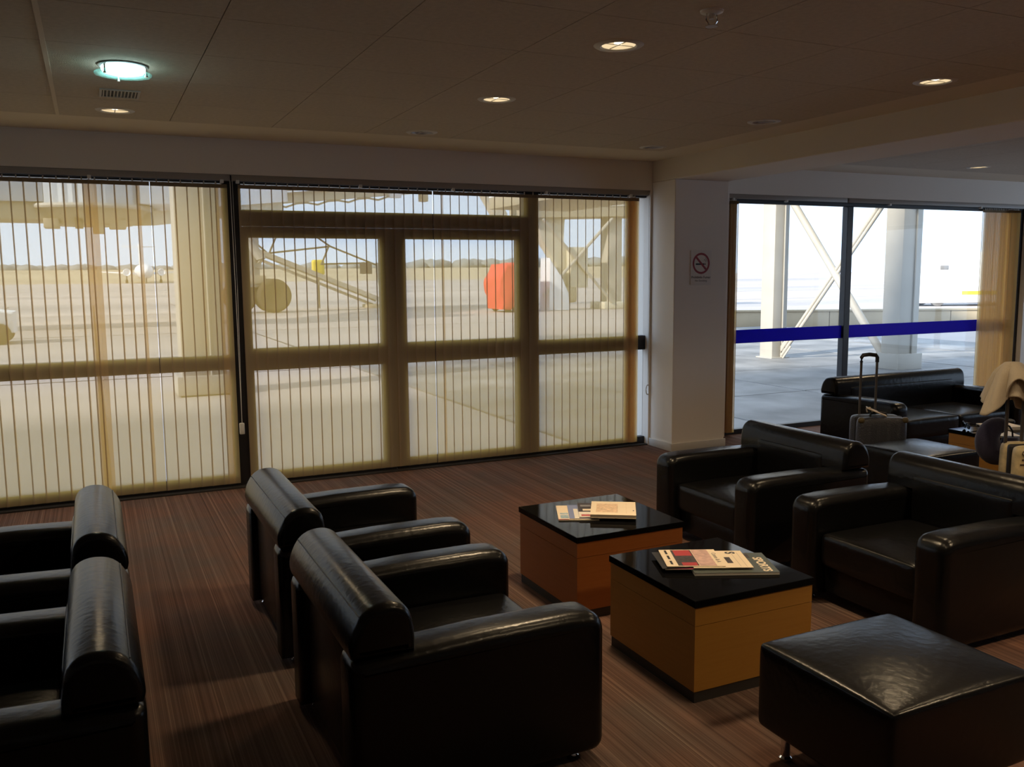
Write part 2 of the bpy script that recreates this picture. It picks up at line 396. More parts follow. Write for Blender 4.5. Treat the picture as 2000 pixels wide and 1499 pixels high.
def lay_tiles(xs, ys):
    for x0, x1 in xs:
        for y0, y1 in ys:
            cx, cy = (x0 + x1) / 2, (y0 + y1) / 2
            h = [(a - cx, b - cy) for a, b in HOLES if x0 < a < x1 and y0 < b < y1]
            if h: me = tile_mesh(x1 - x0, y1 - y0, h[0])
            elif abs(x1 - x0 - TXP) < 1e-3 and abs(y1 - y0 - TYP) < 1e-3: me = plain
            else: me = tile_mesh(x1 - x0, y1 - y0)
            meshobj('ceiling_tile', me, ceil, (cx, cy, ZC))
XLN = [-.123 + TXP * k for k in range(-7, 7)] + [4.29]
XLN = [XL] + [x for x in XLN if x > XL + .05]
YLN = [6.19 - TYP * k for k in range(0, 12)]
lay_tiles(list(zip(XLN, XLN[1:])), [(b, a) for a, b in zip(YLN, YLN[1:])])
obj('plaster_margin', B(XL, 4.29, YB, YLN[-1], ZC, ZC + .03), 'plaster', ceil, smooth=0)
XR2 = [5.20 + .638 * k for k in range(0, 12)]; XR2[-1] = XR; YR2 = [6.30 - TYP * k for k in range(0, 7)]
lay_tiles(list(zip(XR2, XR2[1:])), [(b, a) for a, b in zip(YR2, YR2[1:])])
obj('plaster_margin', B(5.20, XR, YB, YR2[-1], ZC, ZC + .03), 'plaster', ceil, smooth=0)
obj('tee_bar', B(-.133, -.113, YLN[-1], 6.19, ZC - .004, ZC + .02), 'plaster', ceil, smooth=0)

# ------------------------------------------------------------------ windows and doors (black frames, clear panes)
FY0, FY1 = 6.858, 6.918
def frame_piece(name, x0, x1, z0, z1, par, y0=FY0, y1=FY1, mat='frame_black'): return obj(name, B(x0, x1, y0, y1, z0, z1, .003, 1), mat, par)
def pane(x0, x1, z0, z1, par): return obj('pane', B(x0, x1, 6.895, 6.901, z0, z1), 'window_glass', par, smooth=0)
def opening(name, label, cat):
    o = bpy.data.objects.new(name, None); COL.objects.link(o); return struct(o, label, cat)
w1 = opening('window_1', 'wide fixed window behind the left vertical blind', 'window')
frame_piece('sill_rail', XL, .905, 0, .10, w1); frame_piece('middle_rail', XL, .905, .90, 1.01, w1); frame_piece('head_rail', XL, .905, 2.27, 2.33, w1)
frame_piece('mullion', -2.2, -2.12, .10, 2.27, w1)
for a, b in ((XL, -2.2), (-2.12, .905)):
    pane(a, b, .10, .90, w1); pane(a, b, 1.01, 2.27, w1)
d1 = opening('door_1', 'glazed double door with a transom light behind the middle blind', 'door')
frame_piece('post', .905, 1.035, 0, 2.33, d1, 6.862, 6.95); frame_piece('transom', 1.035, 3.43, 1.965, 2.085, d1); frame_piece('head_rail', 1.035, 3.43, 2.27, 2.33, d1)
frame_piece('post', 3.36, 3.50, 0, 2.33, d1, 6.862, 6.95)
pane(1.035, 3.36, 2.085, 2.27, d1)
for x0, x1, gx0, gx1 in ((1.038, 2.183, 1.077, 2.085), (2.187, 3.357, 2.292, 3.287)):
    lf = bpy.data.objects.new('door_leaf', None); COL.objects.link(lf); lf.parent = d1
    frame_piece('stile', x0, gx0, .012, 1.962, lf); frame_piece('stile', gx1, x1, .012, 1.962, lf)
    frame_piece('top_rail', gx0, gx1, 1.88, 1.962, lf); frame_piece('lock_rail', gx0, gx1, .882, 1.05, lf); frame_piece('bottom_rail', gx0, gx1, .012, .10, lf)
    pane(gx0, gx1, .10, .882, lf); pane(gx0, gx1, 1.05, 1.88, lf)
w2 = opening('window_2', 'narrow fixed window between the door and the pillar', 'window')
frame_piece('sill_rail', 3.50, 4.60, 0, .075, w2); frame_piece('middle_rail', 3.50, 4.60, .89, 1.02, w2); frame_piece('head_rail', 3.50, 4.60, 2.27, 2.33, w2)
pane(3.50, 4.60, .075, .89, w2); pane(3.50, 4.60, 1.02, 2.27, w2)
w3 = opening('window_3', 'uncovered floor to ceiling window behind the far sofa', 'window')
frame_piece('sill_rail', 5.49, 9.80, 0, .05, w3); frame_piece('head_rail', 5.49, 9.80, 2.25, 2.33, w3)
frame_piece('jamb', 5.49, 5.60, .05, 2.25, w3); frame_piece('jamb', 9.62, 9.80, .05, 2.25, w3); frame_piece('mullion', 7.055, 7.135, .05, 2.25, w3, 6.855, 6.93)
for a, b in ((5.60, 7.055), (7.135, 9.62)):
    pane(a, b, .05, 2.25, w3)
    bb = obj('blue_strip', B(a, b, 6.886, 6.893, .898, 1.03), 'blue_band', w3, smooth=0); bb['label'] = 'dark blue safety strip stuck across the glass'
w4 = opening('window_added', 'unseen window added in the end wall for more daylight', 'window')  # out of view, added to bring daylight into the right side
for a, b in ((.8, .86), (3.55, 3.63), (6.34, 6.4)): obj('mullion', B(XR + .06, XR + .12, a, b, .25, 2.35, .003, 1), 'frame_black', w4)
for a, b in ((.25, .31), (2.29, 2.35)): obj('rail', B(XR + .06, XR + .12, .86, 6.34, a, b, .003, 1), 'frame_black', w4)
for a, b in ((.86, 3.55), (3.63, 6.34)): obj('pane', B(XR + .087, XR + .093, a, b, .31, 2.29), 'window_glass', w4, smooth=0)
struct(obj('trim_2', B(XL, 4.60, YW, 6.866, -.001, .012, .002), 'plinth', smooth=0), 'dark door threshold strip along the foot of the blinds', 'threshold')

# ------------------------------------------------------------------ vertical blinds
SW, SZ0, SZ1, SY = .0895, .035, 2.262, 6.832
def slat_mesh():
    bm = NB(); vs = []; cols = [-.5, -.40, -.2, 0, .2, .4, .5]
    for t in cols:
        t *= SW; d = .0035 * (1 - (2 * t / SW) ** 2)
        vs.append([bm.verts.new((t, d, z)) for z in (SZ0, SZ0 + .035, SZ1 - .028, SZ1)])
    for k, (a, b) in enumerate(zip(vs, vs[1:])):
        for j in range(3): bm.faces.new((a[j], b[j], b[j + 1], a[j + 1])).material_index = 1 if j == 2 else 2 if k == 0 else 0     # top pocket, denser dark edge strip, cloth
    bmesh.ops.recalc_face_normals(bm, faces=bm.faces[:])
    me = bpy.data.meshes.new('slat'); bm.to_mesh(me); bm.free(); me.materials.append(MAT['blind_cloth']); me.materials.append(MAT['blind_pocket']); me.materials.append(MAT['blind_edge'])
    for p in me.polygons: p.use_smooth = True
    return me
SLAT = slat_mesh()
def blind(label, x0, x1, slats, clips, group=None):
    """slats: list of (x, turn in degrees, lateral sway in degrees)"""
    t = thing('vertical_blind', label, 'blind', (0, 0, 0), 0)
    bm = NB(); box(bm, x0, x1, SY - .022, SY + .022, 2.285, 2.33, .004, 2); obj('headrail', bm, 'rail_grey', t)
    obj('track_slot', B(x0 + .01, x1 - .01, SY - .012, SY + .012, 2.281, 2.2845), 'slot_black', t, smooth=0)
    for x, a, s in slats:
        o = meshobj('slat', SLAT, t, (x, SY, 0), (0, R(s), R(a)))
        if abs(s) > .01: o.location.x = x - math.tan(R(s)) * SZ1; 
    bm = NB()
    for x, a, s in slats:
        box(bm, x - .004, x + .004, SY - .003, SY + .003, SZ1 - .004, 2.282)
    h = obj('hanger', bm, 'hanger_plastic', t, smooth=0); h['kind'] = 'stuff'
    for x in clips: obj('rail_clip', B(x - .012, x + .012, SY - .03, SY + .006, 2.268, 2.292, .003), 'white_plastic', t)
    return t
PX = .0792
rnd = random.Random(3)
TILT = 3.2
def jit(): return TILT + rnd.uniform(-1.0, 1.0)
sl = []
xs = [-.49 + PX * k for k in range(-36, 18)]
for x in xs:
    if abs(x - .01) < .03: sl.append((x - .004, TILT, 0)); sl.append((x + .042, -4, 0)); continue
    g = -.015 if abs(x - .382) < .03 else 0
    sl.append((x + rnd.uniform(-.002, .002) + g, jit(), rnd.uniform(-.04, .04)))
sl.append((.892, TILT, 0))
bl1 = blind('closed beige vertical blind left of the black mullion', XL + .02, .958, sl, [-2.6, -.9, .03, .90])
sl = []
xs = [1.056 + PX * k for k in range(0, 43)]
for x in xs:
    g = .0125 if abs(x - 2.56) < .03 else 0
    sl.append((x + rnd.uniform(-.0015, .0015) + g, jit(), rnd.uniform(-.03, .03)))
sl += [(4.405 + .013 * k, -22 + 5 * k, 0) for k in range(5)]
bl2 = blind('closed beige vertical blind covering the double door up to the pillar', .968, 4.598, sl, [1.01, 1.93, 2.70, 3.55, 4.40])
# pull cords
def cord(parent, x, z0, knob):
    bm = NB(); tube(bm, [(x, SY - .03, 2.285), (x + .004, SY - .031, 1.5), (x + .006, SY - .03, z0)], .0022, 6)
    tube(bm, [(x + .016, SY - .03, 2.285), (x + .018, SY - .031, 1.5), (x + .006, SY - .03, z0)], .0022, 6)
    c = obj('pull_cord', bm, 'white_plastic', parent)
    if knob: obj('cord_weight', B(x - .014, x + .022, SY - .045, SY - .018, z0 - .085, z0, .006), 'white_plastic', c)
    else:
        bm = NB(); pts = [(x + .005 + .018 * math.cos(a), SY - .03, z0 - .04 + .045 * math.sin(a)) for a in [2 * math.pi * k / 20 for k in range(21)]]
        tube(bm, pts, .006, 8); obj('cord_ring', bm, 'white_plastic', c)
cord(bl1, .955, .50, True)
cord(bl2, 4.588, .56, False)
# drawn-back stacks on the far window
sl = [(5.515 + .0105 * k + rnd.uniform(-.003, .003), 84 + rnd.uniform(-6, 6), rnd.uniform(-.1, .1)) for k in range(9)]
blind('bunched beige blind slats drawn back against the pillar', 5.46, 7.0, sl, [5.55, 6.2])
sl = [(9.10 + .029 * k, -4 + rnd.uniform(-7, 7), 0) for k in range(14)] + [(9.50 + .02 * k, 72 + rnd.uniform(-8, 8), 0) for k in range(9)]
blind('bunched brown-beige blind slats drawn back at the far right window edge', 7.02, 9.80, sl, [7.6, 9.0])

# ------------------------------------------------------------------ upholstered seating
def arc(cx, cz, r, a0, a1, n=6): return [(cx + r * math.cos(R(a0 + (a1 - a0) * k / n)), cz + r * math.sin(R(a0 + (a1 - a0) * k / n))) for k in range(n + 1)]
CW = .445            # half width of an armchair
def cushion(x0, x1, y0, y1, z0, z1, crown, bev, nx=10, ny=10):
    """box with rounded edges and a puffed top"""
    bm = NB(); box(bm, x0, x1, y0, y1, z0, z1)
    bmesh.ops.subdivide_edges(bm, edges=bm.edges[:], cuts=7, use_grid_fill=True)
    cx, cy, hx, hy, cz, hz = (x0 + x1) / 2, (y0 + y1) / 2, (x1 - x0) / 2, (y1 - y0) / 2, (z0 + z1) / 2, (z1 - z0) / 2
    def stops(h):
        b = min(bev, h * .5); return [-h, -h + .3 * b, -h + b, -h + b + (h - b) * .4, 0, h - b - (h - b) * .4, h - b, h - .3 * b, h]
    sx_, sy_, sz_ = stops(hx), stops(hy), stops(hz)
    for v in bm.verts:
        p = Vector((v.co.x - cx, v.co.y - cy, v.co.z - cz))
        p = Vector((sx_[round((p.x / hx + 1) * 4)], sy_[round((p.y / hy + 1) * 4)], sz_[round((p.z / hz + 1) * 4)]))
        u, t = p.x / hx, p.y / hy
        q = Vector((max(-hx + bev, min(hx - bev, p.x)), max(-hy + bev, min(hy - bev, p.y)), max(-hz + bev, min(hz - bev, p.z))))
        d = p - q
        if d.length > 1e-6: p = q + d.normalized() * bev
        if p.z > 0: p.z += crown * (1 - u * u) * (1 - t * t)
        v.co = Vector((cx, cy, cz)) + p
    return bm
def subsurf(o, lv=1):
    s = o.modifiers.new('smooth', 'SUBSURF'); s.levels = lv; s.render_levels = lv; return o
def arm_outline(dep):
    """side outline of an arm: flat back, long crowned top, rounded nose"""
    return [(.0, .032)] + arc(dep - .045, .077, .045, -90, 0, 4) + arc(dep - .066, .446, .066, 0, 84, 7) + [(dep - .13, .5165), (.5 * dep, .516), (.2, .507), (.03, .500), (.008, .492), (.0, .47)]
def bolster_outline():
    """rolled top cushion: flat underside, bulging sides, rounded crown"""
    key = [(.006, .505), (.0, .53), (.004, .565), (.018, .602), (.040, .634), (.070, .654), (.108, .661), (.142, .657), (.170, .641), (.187, .614), (.194, .578), (.198, .54), (.198, .505)]
    out = []
    for k in range(len(key) - 1):
        p0, p1, p2, p3 = key[max(k - 1, 0)], key[k], key[k + 1], key[min(k + 2, len(key) - 1)]
        for t in (0, .5):
            out.append(tuple(.5 * (2 * b + (c - a) * t + (2 * a - 5 * b + 4 * c - d) * t * t + (3 * b - a - 3 * c + d) * t ** 3) for a, b, c, d in zip(p0, p1, p2, p3)))
    return out + [key[-1]]
def foot(x, y, par):
    bm = NB(); lathe(bm, [(0, 0), (.020, 0), (.022, .006), (.018, .012), (.016, .05), (0, .05)], 14, (x, y, 0)); obj('foot', bm, 'chrome', par)
def seat_unit(t, half, nseat=1):
    """parts of an armchair or sofa facing local +x, back at x = 0, floor at z = 0"""
    dep = .845
    for s in (-1, 1):
        bm = NB(); y0, y1 = (half - .165, half) if s > 0 else (-half, -half + .165)
        loft(bm, arm_outline(dep), y0, y1, .044); obj('arm', bm, 'leather', t, smooth=60)
    bm = NB(); box(bm, .03, .13, -half + .163, half - .163, .055, .51, .02, 3); obj('back_panel', bm, 'leather', t, smooth=50)
    bm = NB(); loft(bm, bolster_outline(), -half + .004, half - .004, .026); bo = obj('bolster', bm, 'leather', t, smooth=60)
    bm = NB(); tube(bm, [(.0335, y, .627) for y in (-half + .03, 0, half - .03)], .0022, 6); obj('seam', bm, 'leather_seam', bo)
    bm = cushion(.10, .202, -half + .168, half - .168, .30, .575, 0, .02); subsurf(obj('back_cushion', bm, 'leather', t, smooth=80))
    span = 2 * (half - .168) / nseat
    for k in range(nseat):
        y0 = -half + .168 + k * span
        bm = cushion(.20, .805, y0 + .002, y0 + span - .002, .19, .355, .022, .03); subsurf(obj('seat_cushion', bm, 'leather', t, smooth=80))
    obj('base_panel', B(.10, .765, -half + .166, half - .166, .06, .20, .01), 'leather', t)
    for x in (.07, .76):
        for y in (-half + .08, half - .08): foot(x, y, t)
def armchair(label, x, y, flip):
    t = thing('armchair', label, 'armchair', (x, y, 0), math.pi if flip else 0, 'black leather armchairs'); return t
ch0 = armchair('black leather armchair nearest the viewer, facing the mustard cube table', .60, 2.80, False); seat_unit(ch0, CW)
for lab, x, y, fl in (('black leather armchair behind the nearest one, facing the cube table by the blind', .615, 3.955, False),
                      ('black leather armchair at the bottom left corner, its back to the aisle', .065, 2.80, True),
                      ('black leather armchair by the left blind, its back to the aisle', .065, 3.955, True),
                      ('black leather armchair in front of the pillar, far side of the cube tables', 3.875, 3.965, True),
                      ('black leather armchair at the right edge with a creased seat', 3.885, 2.82, True)):
    c = copy_tree(ch0); c['label'] = lab; c.location = (x, y, 0); c.rotation_euler = (0, 0, math.pi if fl else 0)
so = thing('sofa', 'two-seat black leather sofa standing under the uncovered far window', 'sofa', (6.70, 5.96, 0), -math.pi / 2); seat_unit(so, .83, 2)

def ottoman(label, x, y, hx, hy, z0, z1):
    t = thing('ottoman', label, 'ottoman', (x, y, 0), 0, 'black leather ottomans')
    bm = cushion(-hx, hx, -hy, hy, z0, z1, .026, .024); subsurf(obj('cushion', bm, 'leather', t, smooth=80), 2)
    for sx in (-1, 1):
        for sy in (-1, 1):
            bm = NB(); lathe(bm, [(0, 0), (.021, 0), (.021, .01), (.015, .016), (.015, z0 + .005), (0, z0 + .005)], 14, (sx * (hx - .07), sy * (hy - .07), 0)); obj('leg', bm, 'chrome', t)
ottoman('square black leather ottoman in the bottom right foreground', 2.205, 1.895, .30, .275, .105, .395)
ottoman('square black leather ottoman between the sofa and the right armchairs', 5.06, 4.20, .27, .27, .105, .395)

# ------------------------------------------------------------------ cube tables
def cube_table(label, x0, x1, y0, y1, wood, group='cube coffee tables'):
    cx, cy = (x0 + x1) / 2, (y0 + y1) / 2; hx, hy = (x1 - x0) / 2, (y1 - y0) / 2
    t = thing('coffee_table', label, 'table', (cx, cy, 0), 0, group)
    obj('table_top', B(-hx - .006, hx + .006, -hy - .006, hy + .006, .372, .40, .002, 1), 'black_glass', t)
    obj('apron_board', B(-hx, hx, -hy, hy, .3015, .372), wood, t)
    obj('body', B(-hx, hx, -hy, hy, .045, .2995), wood, t)
    obj('plinth', B(-hx + .004, hx - .004, -hy + .004, hy - .004, 0, .045), 'plinth', t)
    return t
cube_table('mustard wooden cube table with black glass top nearest the viewer', 1.935, 2.50, 2.54, 3.13, 'wood_orange')
cube_table('reddish wooden cube table with black glass top nearer the blind', 1.935, 2.52, 3.42, 4.02, 'wood_red')
cube_table('wooden cube table with black top in front of the sofa', 5.82, 6.44, 3.97, 4.57, 'wood_orange')

# ------------------------------------------------------------------ magazines and books
def printed(name, label, cat, c, ang, w_, d_, z0, th, page, cover, prints=(), group=None, lean=0, corner=0):
    """bound sheets; prints are flat patches (u0,u1,v0,v1,material) on the cover"""
    t = thing(name, label, cat, (c[0], c[1], z0), R(ang), group)
    t.rotation_euler = (R(lean), 0, R(ang))
    obj('pages', B(-w_ / 2 + .001, w_ / 2 - .001, -d_ / 2 + .001, d_ / 2, .0006, th - .0006), page, t, smooth=0)
    bm = NB(); box(bm, -w_ / 2, w_ / 2, -d_ / 2, d_ / 2, th - .0006, th)
    mats = [cover]
    for k, (u0, u1, v0, v1, mn) in enumerate(prints):
        if mn not in mats: mats.append(mn)
        q = [bm.verts.new((-w_ / 2 + u * w_, -d_ / 2 + v * d_, th + .0003 + .0001 * k)) for u, v in ((u0, v0), (u1, v0), (u1, v1), (u0, v1))]
        bm.faces.new(q).material_index = mats.index(mn)
    obj('cover', bm, mats, t, smooth=0)
    obj('back_cover', B(-w_ / 2, w_ / 2, -d_ / 2, d_ / 2, 0, .0006), cover, t, smooth=0)
    return t
Z = .4005
# on the reddish table
printed('magazine', 'white magazine with a lake photo, left end of the pile on the reddish table', 'magazine', (2.135, 3.775), -25, .20, .265, Z, .006, 'paper_white', 'paper_cream', [(.06, .26, .08, .46, 'print_sky'), (.06, .26, .30, .36, 'paper_white'), (0, .25, 0, .03, 'print_red')], 'reading matter on the cube tables')
printed('brochure', 'pale blue brochure between the lake magazine and the city guide', 'brochure', (2.195, 3.748), -26, .22, .25, Z + .0062, .003, 'paper_white', 'print_blue', [(.12, .22, 0, .7, 'paper_white')], 'reading matter on the cube tables')
printed('guidebook', 'guidebook with a dark city rooftops photo, partly under the cream book', 'book', (2.245, 3.735), -27, .22, .265, Z + .0095, .006, 'paper_white', 'paper_white', [(0, .9, .35, 1, 'print_dark'), (.05, .3, .06, .16, 'print_red'), (.1, .5, .42, .55, 'paper_cream'), (.06, .3, .72, .84, 'sign_grey')], 'reading matter on the cube tables')
printed('book', 'thick cream book with a faded drawing on its cover, topmost on the reddish table', 'book', (2.285, 3.675), -32, .222, .252, Z + .0158, .017, 'paper_cream', 'paper_cream', [(.12, .60, .18, .82, 'paper_stain'), (.785, .79, .12, .9, 'paper_stain'), (.66, .95, .58, .585, 'paper_stain'), (.93, .96, .3, .36, 'print_dark')], 'reading matter on the cube tables')
# on the mustard table
g = printed('book', 'dark green sports book lettered SPORTS, lowest of the pile on the mustard table', 'book', (2.300, 2.800), -24, .34, .245, Z, .012, 'paper_white', 'print_green', [(.5, .8, .72, .95, 'print_dark')], 'reading matter on the cube tables')
text('title_text', 'SPORTS', .050, 'paper_cream', g, (.112, -.025, .0124), (0, 0, R(-90)), .0002, 'CENTER', .0016)
printed('magazine', 'pink-spined magazine peeking out under the cream journal on the mustard table', 'magazine', (2.175, 2.880), -25, .26, .205, Z + .0122, .004, 'paper_white', 'paper_cream', [(0, .75, 0, .12, 'print_pink')], 'reading matter on the cube tables')
printed('magazine', 'dark magazine under the journal, left end of the pile on the mustard table', 'magazine', (2.135, 2.905), -22, .20, .21, Z + .0165, .002, 'paper_white', 'sign_black', [], 'reading matter on the cube tables')
s_ = printed('magazine', 'cream magazine headed with a large S, right of the journal on the mustard table', 'magazine', (2.268, 2.835), -25, .24, .215, Z + .0188, .003, 'paper_white', 'paper_cream', [(.62, .72, .25, .60, 'print_dark'), (.80, .805, .05, .85, 'sign_grey'), (.9, .905, .03, .9, 'sign_grey')], 'reading matter on the cube tables')
text('title_text', 'S', .055, 'sign_black', s_, (.050, .078, .0034), (0, 0, R(-90)), .0002, 'CENTER', .002)
j_ = printed('journal', 'open-topped cream journal with a red photo panel, topmost on the mustard table', 'magazine', (2.175, 2.890), -25, .235, .215, Z + .022, .003, 'paper_white', 'paper_cream', [(.20, .56, .03, .97, 'print_dark'), (.24, .54, .62, .95, 'print_red'), (.28, .54, .04, .22, 'print_red'), (.57, .86, .02, .98, 'print_rose'), (.085, .125, .72, .95, 'sign_black'), (.085, .125, .42, .62, 'sign_black'), (.085, .125, .12, .32, 'sign_black')], 'reading matter on the cube tables')
text('title_text', 'Comm & A', .026, 'sign_grey', j_, (.095, .0, .0034), (0, 0, R(-90)), .0002)
# on the sofa table
printed('book', 'open cream book lying on the table before the sofa', 'book', (6.185, 4.42), -20, .26, .19, Z, .022, 'paper_white', 'paper_cream', [], None)
printed('leaflet', 'white leaflet beside the open book on the sofa table', 'leaflet', (5.99, 4.24), -30, .15, .20, Z, .002, 'paper_white', 'paper_white', [], None)
printed('magazine', 'white magazine on the near right corner of the sofa table', 'magazine', (6.30, 4.08), -30, .21, .15, Z, .006, 'paper_white', 'paper_white', [], None)
# sunglasses
sg = thing('sunglasses', 'black sunglasses lying on the sofa table', 'sunglasses', (5.905, 4.50, Z), R(-30))
for s in (-1, 1):
    bm = NB(); lathe(bm, [(0, .0), (.026, .002), (.028, .006), (.024, .011), (0, .014)], 20, (0, s * .034, 0)); o = obj('lens', bm, 'sunglass', sg, (0, 0, .022)); o.rotation_euler = (0, R(75), 0); o.location = (0, 0, .03)
    bm = NB(); tube(bm, [(0, s * .064, .036), (.06, s * .066, .036), (.12, s * .058, .02), (.14, s * .055, .004)], .004, 6); obj('temple', bm, 'sunglass', sg)
bm = NB(); tube(bm, [(0, -.06, .04), (0, -.03, .052), (0, 0, .042), (0, .03, .052), (0, .06, .04)], .004, 6); obj('rim', bm, 'sunglass', sg)
gc = thing('glasses_case', 'small black case beside the sunglasses on the sofa table', 'case', (6.35, 4.50, Z), R(-20))
obj('shell', cushion(-.075, .075, -.03, .03, 0, .04, .006, .018), 'case_black', gc)
obj('hinge', B(-.06, .06, .027, .033, .018, .024, .001), 'chrome', gc)

# ------------------------------------------------------------------ suitcases, towel, pillow
def suitcase(label, loc, rz, w_, d_, h_, shell, band, handle_h, tagm=None, grip=True):
    t = thing('suitcase', label, 'suitcase', loc, rz, 'suitcases')
    z0 = .045
    for s in (-1, 1):
        y0, y1 = (.018, d_ / 2) if s > 0 else (-d_ / 2, -.018)
        bm = cushion(-w_ / 2, w_ / 2, y0, y1, z0, h_, 0, .045); subsurf(obj('shell', bm, shell, t, smooth=80))
        for k in range(4):
            x = -w_ / 2 + w_ * (k + 1) / 5; yy = s * (d_ / 2 + .0015)
            obj('rib', B(x - .012, x + .012, min(yy, yy - s * .006), max(yy, yy - s * .006), z0 + .05, h_ - .05, .002), shell, t)
    obj('zip_band', cushion(-w_ / 2 + .004, w_ / 2 - .004, -.02, .02, z0 + .004, h_ - .004, 0, .017), band, t, smooth=80)
    bm = NB(); tube(bm, [(-.06, 0, h_ - .005), (-.055, 0, h_ + .016), (0, 0, h_ + .024), (.055, 0, h_ + .016), (.06, 0, h_ - .005)], .009, 8); obj('top_handle', bm, 'case_black', t)
    for x in (-w_ / 2 + .05, w_ / 2 - .05):
        for y in (-d_ / 2 + .05, d_ / 2 - .05):
            wb = NB(); lathe(wb, [(0, -.011), (.022, -.011), (.024, 0), (.022, .011), (0, .011)], 14); o = obj('wheel', wb, 'case_black', t, (x, y, .024), (R(90), 0, 0))
            obj('wheel_fork', B(x - .018, x + .018, y - .016, y + .016, .03, z0 + .01, .004), 'case_black', t)
    return t
# grey case: back with the pull handle faces left-far
sc1 = suitcase('dark grey hard-shell cabin suitcase with raised handle beside the far ottoman', (5.215, 4.70, 0), R(-27), .36, .235, .53, 'case_grey', 'case_black', .97)
bm = NB()
for s in (-1, 1): tube(bm, [(-.05 + s * .058, .085, .51), (-.05 + s * .058, .085, .93)], .0095, 8)
ph = obj('pull_handle', bm, 'pole_metal', sc1)
bm = NB(); tube(bm, [(-.108, .085, .92), (-.108, .085, .955), (-.098, .085, .972), (-.05, .085, .978), (-.002, .085, .972), (.008, .085, .955), (.008, .085, .92)], .0145, 8); obj('grip', bm, 'case_black', ph)
bm = NB(); box(bm, -.04, .11, -.05, .05, 0, .006, .002); tg = obj('luggage_tag', bm, 'tag_leather', sc1, (-.05, .0, .572), (0, R(22), R(-15)))
obj('tag_loop', tube(NB(), [(-.08, 0, .555), (-.085, .01, .58), (-.06, .01, .59), (-.04, 0, .555)], .006, 6), 'tag_leather', sc1)
for s in (-1, 1): obj('corner_guard', cushion(-.182 if s < 0 else .135, -.135 if s < 0 else .182, -.119, -.075, .49, .533, 0, .018), 'case_bronze', sc1)
# cream printed case at the right edge
sc2 = suitcase('cream printed suitcase with a black strap at the right edge, towel on its handle', (5.20, 3.465, 0), R(-25), .36, .235, .535, 'case_cream', 'case_black', .97)
obj('luggage_strap', B(-.035, .015, -.127, .127, .04, .542, .004), 'case_black', sc2)
for (x, z, ww, hh) in ((-.14, .33, .05, .012), (-.12, .30, .022, .07), (-.155, .27, .05, .010), (-.10, .25, .05, .02), (.05, .32, .07, .015), (.09, .27, .02, .08), (.03, .22, .08, .012), (-.13, .16, .07, .014), (-.13, .455, .05, .010), (-.105, .44, .016, .05), (-.15, .425, .03, .010), (.03, .455, .05, .012), (.06, .43, .016, .05), (.10, .46, .04, .010), (.12, .41, .05, .014)):
    obj('printed_motif', B(x - ww / 2, x + ww / 2, -.1195, -.117, z - hh / 2, z + hh / 2, .001), 'case_print', sc2)
bm = NB(); tube(bm, [(-.13 + .024 * math.cos(a), -.119, .495 + .018 * math.sin(a)) for a in [2 * math.pi * k / 16 for k in range(17)]], .003, 6); obj('printed_ring', bm, 'case_print', sc2)
bm = NB()
for s in (-1, 1): tube(bm, [(s * .05 - .105, .07, .52), (s * .05 - .105, .07, .95)], .011, 8)
ph = obj('pull_handle', bm, 'pole_metal', sc2)
bm = NB(); tube(bm, [(-.155, .07, .94), (-.153, .07, .965), (-.105, .07, .972), (-.057, .07, .965), (-.055, .07, .94)], .014, 8); obj('grip', bm, 'case_black', ph)
# towel draped over the raised handle
def towel():
    t = thing('towel', 'beige towel draped over the raised handle of the printed suitcase', 'towel', (5.10, 3.585, .995), R(-25))
    def sheet(name, r0, r1, L0, seed, nf, dz, gap):
        rn = random.Random(seed); a1, a2, a3, a4 = [rn.uniform(0, 6.28) for _ in range(4)]
        NT, NS = 96, 22; g_ = []; bm = NB()
        for i in range(NT):
            th = 2 * math.pi * i / NT; row = []
            L = L0 * (1 + .16 * math.sin(2 * th + a1) + .10 * math.sin(3 * th + a2))
            L *= 1 - gap * math.exp(-((((th - 4.55 + math.pi) % (2 * math.pi)) - math.pi) / .42) ** 2)   # gap between the lobes at the front
            for j in range(NS + 1):
                q = j / NS; s_ = q * L
                f = min(1, q * 1.6)
                rad = r0 * math.sin(min(1, s_ / (r0 * 1.5)) * math.pi / 2) + r1 * max(0, q - .2) ** .9 * 1.1
                rad *= 1 + f * (.24 * math.sin(nf * th + a3 + .6 * q) + .10 * math.sin((2 * nf + 1) * th + a4))
                z = dz - max(0, s_ - r0 * .55) - r0 * .3 * q
                row.append(bm.verts.new((rad * math.cos(th) * 1.12, rad * math.sin(th) * .8, z)))
            g_.append(row)
        for i in range(NT):
            a, b = g_[i], g_[(i + 1) % NT]
            for j in range(NS): bm.faces.new((a[j], b[j], b[j + 1], a[j + 1]))
        bmesh.ops.remove_doubles(bm, verts=bm.verts[:], dist=.0005)
        o = obj(name, bm, 'towel', t, smooth=80); so_ = o.modifiers.new('thick', 'SOLIDIFY'); so_.thickness = .010; so_.offset = 1
    sheet('outer_fold', .070, .080, .275, 3, 5, .03, .50)
    sheet('inner_fold', .045, .055, .24, 8, 4, .012, .15)
towel()
# neck pillow
np_ = thing('neck_pillow', 'navy blue neck pillow hung behind the printed suitcase beside the ottoman', 'pillow', (5.265, 3.765, .50), R(-25))
bm = NB(); pts = [(.074 * math.cos(a), .094 * math.sin(a), 0) for a in [R(70 + 300 * k / 26) for k in range(27)]]
tube(bm, pts, [.040 + .036 * math.sin(math.pi * (k + 2) / 30) for k in range(27)], 16)
obj('cushion', bm, 'pillow_navy', np_, smooth=80, rot=(R(90), 0, 0))
obj('snap_loop', tube(NB(), [(.035, .10, 0), (.06, .09, .01), (.08, .06, .01), (.09, .02, 0)], .006, 6), 'case_black', np_, rot=(R(90), 0, 0))
